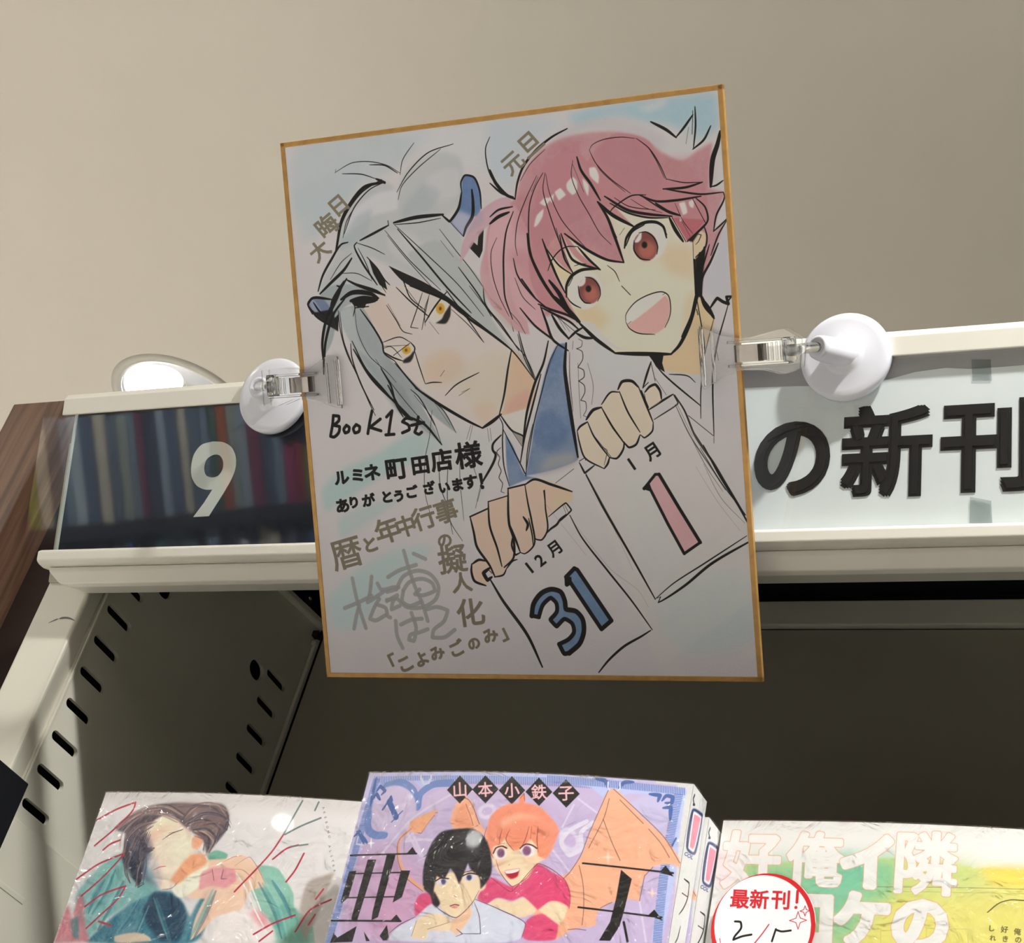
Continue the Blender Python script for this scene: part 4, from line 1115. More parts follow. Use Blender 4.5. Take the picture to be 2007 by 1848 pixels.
k;693,4910 787,4948 807,5036 833,5048;136,138,142;0.85;217;n;1
k;1059,4343 1103,4542 1166,4753 1222,4889 1272,5087;136,138,142;0.85;213;n;1
k;1173,4376 1305,4434;136,138,142;0.85;213;n;1
k;846,4618 978,4552 1190,4494;136,138,142;0.85;215;n;1
k;931,4750 1027,4615 1198,4556 1345,4595 1429,4719 1389,4854 1231,4939 1038,4937 936,4850;136,138,142;0.85;215;n;1
k;818,4774 917,4750 961,4726;136,138,142;0.85;216;n;1
k;809,4861 894,4849;136,138,142;0.85;216;n;1
k;808,4873 939,4812 877,4886 856,4961 957,4924;136,138,142;0.85;216;n;1
k;1013,4763 1090,4678 1258,4643 1363,4693 1383,4767 1242,4815 1148,4802 1207,4753;136,138,142;0.85;214;n;1
k;1012,4776 989,4875 1067,4925 1208,4889;136,138,142;0.85;214;n;1
k;893,5086 898,5248 949,5373;136,138,142;0.85;216;n;1
k;952,5124 1081,5074 1206,5062;136,138,142;0.85;215;n;1
k;1088,5000 1128,5161 1088,5298 1034,5286 1052,5236 1151,5211 1264,5174;136,138,142;0.85;214;n;1
k;1270,4964 1395,4940 1514,4977 1463,5088 1332,5186 1311,5261 1448,5260 1577,5181;136,138,142;0.85;213;n;1
'''
CW, CH = 0.242, 0.28490
CF = frame(*((-0.50929, 0.49816, 2.12577), (0.99944, 0.02853, 0.01764), (-0.00687, 0.68898, -0.72475)))
card = thing('illustration_board', 'gold-edged signed illustration board of two drawn figures clipped to the sign', 'board', CF)
pa = Painter(CW * 1000, CH * 1000, 5.6, (184, 181, 189), 3)
pa.run(CARD)
im = pa.image('illustration_print', 1.72, 0.84)
box('board_core', (0.0006, -CH + 0.0006, -0.0024), (CW - 0.0006, -0.0006, -0.0002), M['board'], card)
print_sheet('painted_sheet', 0.0015, CW - 0.0015, -0.0015, -CH + 0.0015, 0.0, print_mat('painted_paper', im, 0.75, bump=0.12, bscale=700), card)
# fix the UV so that the print is not stretched by the trimmed margin
me = card.children[-1].data
for lp in me.loops:
    v = me.vertices[lp.vertex_index].co; me.uv_layers[0].data[lp.index].uv = (v.x / CW, 1 + v.y / CH)
GE = 0.0026
def gold(name, lo, hi): box(name, lo, hi, M['gold'], card, 0.00035)
gold('gold_edge', (0, -GE, -0.0027), (CW, 0, 0.0004)); gold('gold_edge', (0, -CH, -0.0027), (CW, -CH + GE, 0.0004))
gold('gold_edge', (0, -CH, -0.0027), (GE, 0, 0.0004)); gold('gold_edge', (CW - GE, -CH, -0.0027), (CW, 0, 0.0004))

# ================================================================ suction clips
def suction_clip(label, px, py, stem_end, jaw, spr, side):
    """px,py on the sign plane; stem_end in world space; jaw outline on the board plane"""
    base = SG @ Matrix.Translation((px, py, -0.0014))
    t = thing('suction_clip', label, 'clip', base, 'suction clips holding the board')
    lathe('suction_cup', [(0.0, 0.0), (0.0215, 0.0), (0.0226, 0.0012), (0.0227, 0.0040), (0.0222, 0.0054), (0.0208, 0.0062), (0.0180, 0.0066), (0.0110, 0.0072), (0.0088, 0.0080), (0.0074, 0.0100), (0.0, 0.0104)], M['cup'], t, 72)
    inv = base.inverted()
    e = inv @ Vector(stem_end); s0 = Vector((0, 0, 0.008)); d = (e - s0); L = d.length
    rot = d.to_track_quat('Z', 'Y').to_matrix().to_4x4()
    lathe('peg', [(0.0078, -0.002), (0.0070, L * 0.25), (0.0063, L * 0.85), (0.0058, L * 0.97), (0.0044, L), (0.0034, L - 0.0012), (0.0016, L - 0.0012), (0.0012, L - 0.0002), (0.0, L)], M['cup'], t, 36, Matrix.Translation(s0) @ rot)
    # jaws: built on the board's own plane, brought into the clip's space
    T = inv @ CF
    j = [(x / 1000, -y / 1000) for x, y in jaw]
    def jp(name, pts, z0, z1, mtl, bev=0.0003):
        o = prism(name, pts, z0, z1, mtl, t, bev); o.data.transform(T); return o
    jp('front_jaw', j, 0.0016, 0.0030, M['clear'])
    jp('rear_jaw', j, -0.0062, -0.0048, M['clear'])
    cx_ = sum(p[0] for p in j) / len(j); cy_ = sum(p[1] for p in j) / len(j)
    xs = [p[0] for p in j]; ys = [p[1] for p in j]
    tipx = max(xs) if side < 0 else min(xs); backx = min(xs) if side < 0 else max(xs)
    # gripping lips at the jaw tip, ribs on the thumb pads, raised side walls
    ty = [p[1] for p in j if abs(p[0] - tipx) < 0.006]
    sgn = -1 if side < 0 else 1
    def bar(name, x, y0, y1, z0, z1, w): 
        o = box(name, (x - w / 2, min(y0, y1), z0), (x + w / 2, max(y0, y1), z1), M['clear'], t, 0.00025); o.data.transform(T)
    bar('jaw_lip', tipx + sgn * 0.0012, min(ty) + 0.0016, max(ty) - 0.0016, 0.0006, 0.0042, 0.0016)
    bar('jaw_lip', tipx + sgn * 0.0068, min(ty) + 0.0030, max(ty) - 0.0030, 0.0028, 0.0038, 0.0012)
    mid = (spr[0][0] + spr[1][0]) / 2000; sy0 = -spr[0][1] / 1000; sy1 = -spr[2][1] / 1000
    bx = mid + sgn * 0.0095
    for k in range(5):
        bar('grip_rib', bx + sgn * 0.0022 * k, sy0 - 0.0006 + 0.0002 * k, sy1 + 0.0006, 0.0028, 0.0040, 0.0009)
    for y in (sy0 + 0.0008, sy1 - 0.0008):
        o = box('side_wall', (min(mid - sgn * 0.010, bx + sgn * 0.010), y - 0.0006, -0.0050), (max(mid - sgn * 0.010, bx + sgn * 0.010), y + 0.0006, 0.0046), M['clear'], t, 0.00025); o.data.transform(T)
    # hinge pin reaching back to the peg
    pe = T.inverted() @ e
    a = Vector((bx + sgn * 0.0095, (sy0 + sy1) / 2, -0.001)); dd = pe - a
    rt = dd.to_track_quat('Z', 'Y').to_matrix().to_4x4()
    o = lathe('hinge_pin', [(0.0, 0), (0.0026, 0.0), (0.0026, dd.length), (0.0, dd.length)], M['stemclear'], t, 20, Matrix.Translation(a) @ rt); o.data.transform(T)
    o = lathe('hinge_barrel', [(0.0, 0), (0.0030, 0.0), (0.0034, 0.001), (0.0034, 0.0105), (0.0030, 0.0115), (0.0, 0.0115)], M['clear'], t, 24,
              Matrix.Translation((a.x, sy1 - 0.0004, -0.001)) @ Matrix.Rotation(-math.pi / 2, 4, 'X')); o.data.transform(T)
    # spring: bent steel band
    w = (spr[1][0] - spr[0][0]) / 1000; bm = bmesh.new(); rows = []
    n = 22
    for i in range(n + 1):
        u = i / n; ang = math.radians(20 + 320 * u)
        x = mid + sgn * (0.0 + 0.5 * w * math.cos(ang) ) ; z = -0.0010 + 0.0066 * math.sin(ang) + 0.0008 * math.sin(3 * ang)
        rows.append((bm.verts.new((x, sy0 - 0.0008, z)), bm.verts.new((x, sy1 + 0.0008, z))))
    for p, q in zip(rows, rows[1:]): bm.faces.new((p[0], q[0], q[1], p[1]))
    bmesh.ops.solidify(bm, geom=bm.faces[:], thickness=0.0004)
    o = from_bm('spring_band', bm, M['chrome'], t, smooth=False); o.data.transform(T)
    o['label'] = 'bright chrome spring band'
    return t
suction_clip('clear plastic clip on a white suction cup at the left edge of the board', -0.56941, 0.04172, (-0.56837, 0.61824, 2.06457), [(-22.31, 118.0), (-11.57, 117.36), (6.67, 119.47), (10.23, 117.44), (18.88, 112.52), (24.67, 113.54), (24.93, 140.85), (20.59, 139.98), (13.48, 137.01), (5.42, 135.59), (-4.23, 134.41), (-13.64, 137.49), (-22.76, 136.99)], [(-6.39, 122.24), (8.63, 122.18), (8.22, 131.86), (-6.63, 131.99)], -1)
suction_clip('clear plastic clip on a white suction cup at the right edge of the board', -0.23232, 0.04047, (-0.24073, 0.61566, 2.06027), [(272.79, 121.57), (264.86, 116.26), (262.41, 116.32), (247.39, 119.33), (242.9, 119.5), (234.48, 117.95), (223.27, 111.82), (222.59, 114.2), (224.21, 126.97), (222.28, 139.54), (223.59, 142.55), (232.64, 136.75), (241.89, 133.92), (253.29, 134.63), (261.96, 137.57), (265.93, 136.85), (270.94, 134.78)], [(238.99, 121.65), (254.14, 122.2), (253.52, 131.28), (238.41, 129.83)], 1)

# ================================================================ books
COVER_A = '''
f;-190,-84 2847,-97 3635,2806 482,3196;206,204,206;1;0;0;0
f;11,2 1332,-24 2542,-10 2577,112 1372,94 0,94;190,186,184;0.6;348;0.2;1
f;343,567 550,525 824,761 928,848 775,918 478,1088 340,1289 190,1107 64,897 172,703;96,158,158;1;143;0.6;1
f;197,670 380,565 477,624 259,730;120,176,168;0.8;95;0.4;1
f;514,1086 769,903 1033,842 1282,1037 1369,792 1461,757 1465,966 1415,1214 340,1289;20,92,116;1;92;0.7;1
f;858,852 1125,897 1248,1040 1246,1226 1075,1238 809,1007;14,50,76;1;92;0.5;1
f;608,1231 808,1188 963,1222 989,1244 624,1269;196,178,160;1;45;0;1
f;1255,523 1329,481 1455,513 1444,560 1340,611;96,160,140;1;46;0.3;1
f;1573,630 1781,581 1939,596 2034,680 2132,779 2189,907 2340,970 2427,1145 2075,1169 1909,968 1768,800;120,176,160;1;45;0.4;1
f;2078,870 2226,919 2303,1059 2395,1147 2172,1162 1984,993;100,160,146;1;86;0.4;1
f;2235,684 2436,585 2402,851 2348,1150 2244,976;150,140,132;0.9;87;0.3;1
f;1070,748 1225,586 1456,544 1583,507 1749,590 1887,748 1751,800 1729,935 1519,1022 1402,1177 1348,1219 1333,1034 1366,883 1206,877;226,186,162;1;46;0.3;1
f;1022,812 1142,652 1294,583 1313,735 1183,863 1102,883;236,226,206;1;68;0.3;1
f;544,367 605,235 754,189 901,240 1025,330 1102,468 1114,576 1048,688 987,814 920,825 801,701 694,613 706,550 598,460;232,208,188;1;48;0.3;1
f;629,299 739,198 865,241 846,338 623,379;226,216,190;0.9;119;0.2;1
f;982,753 1098,531 1238,524 1282,599 1129,714 1064,779;230,150,110;1;91;0.3;1
f;1065,391 1122,350 1182,417 1152,481 1093,468;222,160,130;1;46;0;1
f;617,363 720,295 901,288 792,340 671,456 629,490;226,170,150;0.6;190;0.3;1
f;242,315 347,197 507,126 755,92 1011,91 1266,98 1346,175 1372,300 1310,427 1255,523 1177,402 1066,344 889,256 772,189 642,234 550,334 610,491 701,487 670,551 634,647 705,737 675,801 550,714 416,564 379,374 270,338;70,60,72;1;73;0.5;1
f;915,127 1272,114 1350,238 1229,400 1102,343 925,255;128,104,100;0.75;190;0.7;1
f;654,120 1014,99 1075,169 860,177;150,120,112;0.6;192;0.6;1
f;385,438 556,350 701,487 718,674 917,818 753,765 610,680;70,74,96;0.8;143;0.5;1
f;514,622 580,556 676,708 693,800 598,743;14,28,52;1;47;0.3;1
f;416,564 465,498 550,525 502,685;30,36,60;1;71;0;1
k;1290,113 1348,206 1348,332;60,50,60;1;36;b;1
k;1346,175 1372,300 1264,398;60,50,60;1;36;b;1
k;1284,303 1310,427;60,50,60;1;36;b;1
k;378,277 279,313;60,50,60;1;37;b;1
k;416,468 471,656;60,50,60;1;37;b;1
k;532,141 758,100;60,50,60;1;37;b;1
k;773,412 837,362 948,317;90,60,60;1;41;b;1
k;816,355 933,326;60,40,50;1;31;b;1
k;780,671 834,645 893,634;200,90,80;1;46;b;1
k;677,472 719,486;140,80,80;1;31;b;1
f;706,597 754,579 802,607 760,641;240,220,206;0.9;47;0;1
k;1070,748 1022,812 930,829;150,100,90;1;30;b;1
f;1257,677 1345,626 1556,630 1603,719 1522,784 1398,776 1288,812;206,140,152;1;68;0.4;1
k;1350,641 1399,730;120,70,90;1;50;b;1
k;1453,636 1462,711 1513,709;130,80,100;1;40;b;1
k;1432,576 1520,525 1586,515;170,120,110;1;25;b;1
k;1546,601 1657,519 1749,590 1887,748;170,120,110;1;25;b;1
k;1522,632 1624,627 1750,696;170,120,110;1;25;b;1
f;1543,1138 1570,1019 1700,952 1866,942 2035,1048 2107,1167 1549,1205;226,214,214;1;87;0.2;1
f;1800,946 1904,954 2040,1062 1937,1054;206,90,110;0.7;174;0.3;1
f;-59,1316 -11,1120 11,994 117,1111 83,896 151,924 244,1103 375,1286;182,90,106;0.85;93;0.5;1
f;99,1113 198,1259 258,1270 159,1078;90,120,126;0.9;70;0;1
k;1583,659 1708,773 1824,915 2031,1135;220,220,214;1;59;n;1
k;1722,712 1899,940;220,220,214;1;58;n;1
k;859,221 649,168 446,182 297,244 226,313;46,40,54;0.55;46;b;1
k;868,260 665,198 443,207 318,288 247,346;140,116,110;0.55;104;b;1
k;887,240 684,191 475,193 325,270 262,337;176,150,140;0.55;104;b;1
k;861,238 653,178 442,183 299,269 230,331;96,78,84;0.55;91;b;1
k;911,191 723,119 537,133 381,217;46,40,54;0.55;109;b;1
k;909,217 724,136 543,145 373,234;140,116,110;0.55;38;b;1
k;900,222 727,156 535,166 384,251;96,78,84;0.55;56;b;1
k;906,201 711,127 531,132 379,225;176,150,140;0.55;117;b;1
k;894,238 960,137 1139,124 1298,172;96,78,84;0.55;73;b;1
k;902,203 980,109 1137,80 1306,142;60,56,80;0.55;50;b;1
k;910,238 968,136 1145,113 1312,181;46,40,54;0.55;43;b;1
k;927,217 1016,119 1188,97 1334,150;176,150,140;0.55;68;b;1
k;970,272 1110,186 1315,208 1401,286;60,56,80;0.55;54;b;1
k;974,244 1096,145 1307,170 1399,254;96,78,84;0.55;36;b;1
k;952,251 1085,172 1285,186 1381,263;60,56,80;0.55;65;b;1
k;970,250 1100,167 1312,198 1391,270;46,40,54;0.55;33;b;1
k;978,266 1112,225 1303,294 1322,409;46,40,54;0.55;61;b;1
k;949,292 1076,246 1282,312 1278,424;140,116,110;0.55;84;b;1
k;980,286 1098,251 1295,297 1315,423;96,78,84;0.55;99;b;1
k;963,269 1097,231 1296,282 1294,418;46,40,54;0.55;41;b;1
k;1024,332 1166,338 1283,410 1267,532;176,150,140;0.55;88;b;1
k;1058,335 1194,331 1305,397 1280,522;176,150,140;0.55;52;b;1
k;1010,330 1157,335 1273,410 1248,530;176,150,140;0.55;61;b;1
k;1046,319 1179,305 1294,387 1273,507;46,40,54;0.55;95;b;1
k;658,256 488,316 417,423 446,581;60,56,80;0.55;42;b;1
k;647,265 477,321 404,416 439,575;96,78,84;0.55;58;b;1
k;645,251 485,306 414,403 431,566;176,150,140;0.55;53;b;1
k;633,251 458,301 389,407 424,568;140,116,110;0.55;62;b;1
k;633,295 523,395 499,544 519,688 592,782;176,150,140;0.55;82;b;1
k;610,302 496,396 477,544 501,696 591,788;96,78,84;0.55;109;b;1
k;631,295 515,391 498,537 518,690 585,786;46,40,54;0.55;73;b;1
k;600,271 482,369 461,512 484,681 559,766;96,78,84;0.55;58;b;1
k;556,311 524,441 582,605 671,739;60,56,80;0.55;95;b;1
k;571,316 550,456 590,613 685,740;96,78,84;0.55;95;b;1
k;579,344 561,477 594,637 694,773;46,40,54;0.55;108;b;1
k;601,331 562,466 611,619 700,750;46,40,54;0.55;49;b;1
k;595,349 605,501 658,624 664,770;46,40,54;0.55;55;b;1
k;633,368 633,504 691,628 721,790;60,56,80;0.55;86;b;1
k;593,349 587,486 635,617 657,766;46,40,54;0.55;47;b;1
k;616,342 618,495 663,611 682,762;46,40,54;0.55;56;b;1
k;585,266 502,347 466,496 438,610;140,116,110;0.55;50;b;1
k;630,276 550,365 524,505 490,643;140,116,110;0.55;41;b;1
k;612,277 521,360 486,503 459,631;96,78,84;0.55;47;b;1
k;608,275 532,360 496,495 467,621;96,78,84;0.55;36;b;1
k;1077,368 1233,420 1247,504;96,78,84;0.55;48;b;1
k;1060,345 1205,403 1217,504;140,116,110;0.55;46;b;1
k;1046,330 1194,389 1207,488;96,78,84;0.55;111;b;1
k;1088,324 1228,385 1253,478;46,40,54;0.55;77;b;1
k;827,201 640,183 465,245 388,368 411,518;96,78,84;0.55;93;b;1
k;772,195 576,172 412,230 331,353 351,499;60,56,80;0.55;33;b;1
k;779,194 585,170 430,246 338,366 369,511;176,150,140;0.55;88;b;1
k;813,186 621,159 467,227 373,342 403,493;96,78,84;0.55;117;b;1
k;847,116 1015,100 1200,95 1324,188;176,150,140;0.55;47;b;1
k;821,125 989,104 1181,124 1303,204;46,40,54;0.55;68;b;1
k;842,131 1005,114 1201,125 1305,207;96,78,84;0.55;90;b;1
k;867,124 1037,87 1205,102 1336,194;140,116,110;0.55;39;b;1
k;672,142 495,157 337,245 267,323;140,116,110;0.55;60;b;1
k;667,123 490,146 320,225 262,302;176,150,140;0.55;99;b;1
k;656,147 474,172 318,257 259,325;176,150,140;0.55;82;b;1
k;686,127 510,152 359,230 281,311;96,78,84;0.55;106;b;1
k;1116,289 1246,256 1361,326;96,78,84;0.55;85;b;1
k;1097,257 1220,249 1329,304;96,78,84;0.55;78;b;1
k;1139,271 1277,259 1380,310;46,40,54;0.55;60;b;1
k;1080,271 1222,245 1335,308;140,116,110;0.55;60;b;1
k;555,393 671,501 718,481;46,40,54;0.55;79;b;1
k;528,395 637,502 685,479;60,56,80;0.55;95;b;1
k;542,419 656,521 706,507;46,40,54;0.55;116;b;1
k;561,417 672,519 721,488;46,40,54;0.55;60;b;1
k;628,567 637,693 658,812 711,777;46,40,54;0.55;76;b;1
k;628,569 634,701 666,813 700,779;176,150,140;0.55;77;b;1
k;647,572 652,695 686,817 734,789;46,40,54;0.55;112;b;1
k;629,562 639,687 665,800 726,779;46,40,54;0.55;57;b;1
k;360,676 343,865 272,1054;130,190,186;0.4;131;b;1
k;390,680 373,869 302,1058;16,70,96;0.4;148;b;1
k;394,709 377,898 306,1087;70,140,146;0.4;182;b;1
k;488,756 452,944 393,1162;130,190,186;0.4;191;b;1
k;515,777 479,964 420,1182;16,70,96;0.4;159;b;1
k;533,756 498,944 438,1162;70,140,146;0.4;107;b;1
k;735,921 686,1076 627,1201;130,190,186;0.4;104;b;1
k;743,920 695,1075 635,1199;16,70,96;0.4;125;b;1
k;682,917 634,1073 575,1198;70,140,146;0.4;96;b;1
k;853,969 827,1181;130,190,186;0.4;174;b;1
k;841,951 816,1164;16,70,96;0.4;115;b;1
k;795,976 770,1189;70,140,146;0.4;211;b;1
k;873,898 1010,1071 1139,1226;130,190,186;0.4;86;b;1
k;912,852 1049,1025 1177,1181;16,70,96;0.4;186;b;1
k;903,907 1040,1079 1168,1234;70,140,146;0.4;189;b;1
k;1422,794 1393,1006 1354,1186;130,190,186;0.4;95;b;1
k;1445,815 1416,1026 1376,1205;16,70,96;0.4;181;b;1
k;1412,812 1382,1024 1343,1203;70,140,146;0.4;177;b;1
k;1877,646 2025,787 2136,927;130,190,186;0.4;165;b;1
k;1924,697 2070,837 2181,976;16,70,96;0.4;141;b;1
k;1917,698 2063,838 2174,978;70,140,146;0.4;135;b;1
k;1846,691 2054,915 2183,1110;130,190,186;0.4;156;b;1
k;1807,719 2016,943 2145,1138;16,70,96;0.4;121;b;1
k;1844,723 2052,947 2181,1141;70,140,146;0.4;175;b;1
k;250,794 203,952 199,1076;130,190,186;0.4;107;b;1
k;313,768 266,927 261,1051;16,70,96;0.4;198;b;1
k;289,768 241,926 237,1050;70,140,146;0.4;106;b;1
f;658,615 716,525 860,667 926,817 800,747;120,140,160;0.45;187;0.3;1
f;875,416 1048,392 1098,531 990,629;240,220,196;0.6;234;0.2;1
k;6,251 178,154 361,90 365,147 242,315 79,476;164,40,62;1;86;n;1
k;188,511 244,460 333,424;164,40,62;1;85;n;1
k;3,775 184,639 425,539 392,596 271,760 126,909;164,40,62;1;84;n;1
k;201,998 327,898 553,815 520,917 394,1063 293,1177;164,40,62;1;82;n;1
k;398,1116 538,1145;164,40,62;1;81;n;1
k;1987,25 1902,323;96,112,112;1;75;n;1
k;2134,28 2121,98;96,112,112;1;74;n;1
k;1917,315 2030,241 2190,158;96,112,112;1;74;n;1
k;1902,323 1845,464 1617,808;164,40,62;1;74;n;1
k;1873,523 1970,428 2060,393;164,40,62;1;73;n;1
k;2131,458 2093,603 2047,695;164,40,62;1;73;n;1
k;2381,728 2340,811;164,40,62;1;71;n;1
k;2469,803 2318,899 2243,1077;164,40,62;1;70;n;1
k;1895,1129 2031,1033 2203,950;164,40,62;1;71;n;1
k;1961,1177 2049,1090;164,40,62;1;70;n;1
k;2370,932 2338,1014;164,40,62;1;70;n;1
k;1998,411 2141,382;96,112,112;1;64;n;1
g;2190,73;110,106,110;1;7;A;20,23,-21,13
g;2210,112;110,106,110;1;7;K;20,22,-21,13
g;2230,151;110,106,110;1;7;E;20,22,-21,13
g;2251,191;110,106,110;1;7;B;20,22,-21,13
g;2271,230;110,106,110;1;7;O;20,22,-21,13
g;2291,268;110,106,110;1;7;N;20,22,-21,13
g;2311,307;110,106,110;1;7;O;20,22,-21,13
g;2335,385;110,106,110;1;7;A;20,22,-21,13
g;2354,423;110,106,110;1;7;L;20,22,-21,13
g;2374,461;110,106,110;1;7;S;20,22,-21,13
g;2394,499;110,106,110;1;7;T;20,21,-21,13
g;2413,537;110,106,110;1;6;R;20,21,-21,13
g;2433,574;110,106,110;1;6;A;19,21,-21,13
'''
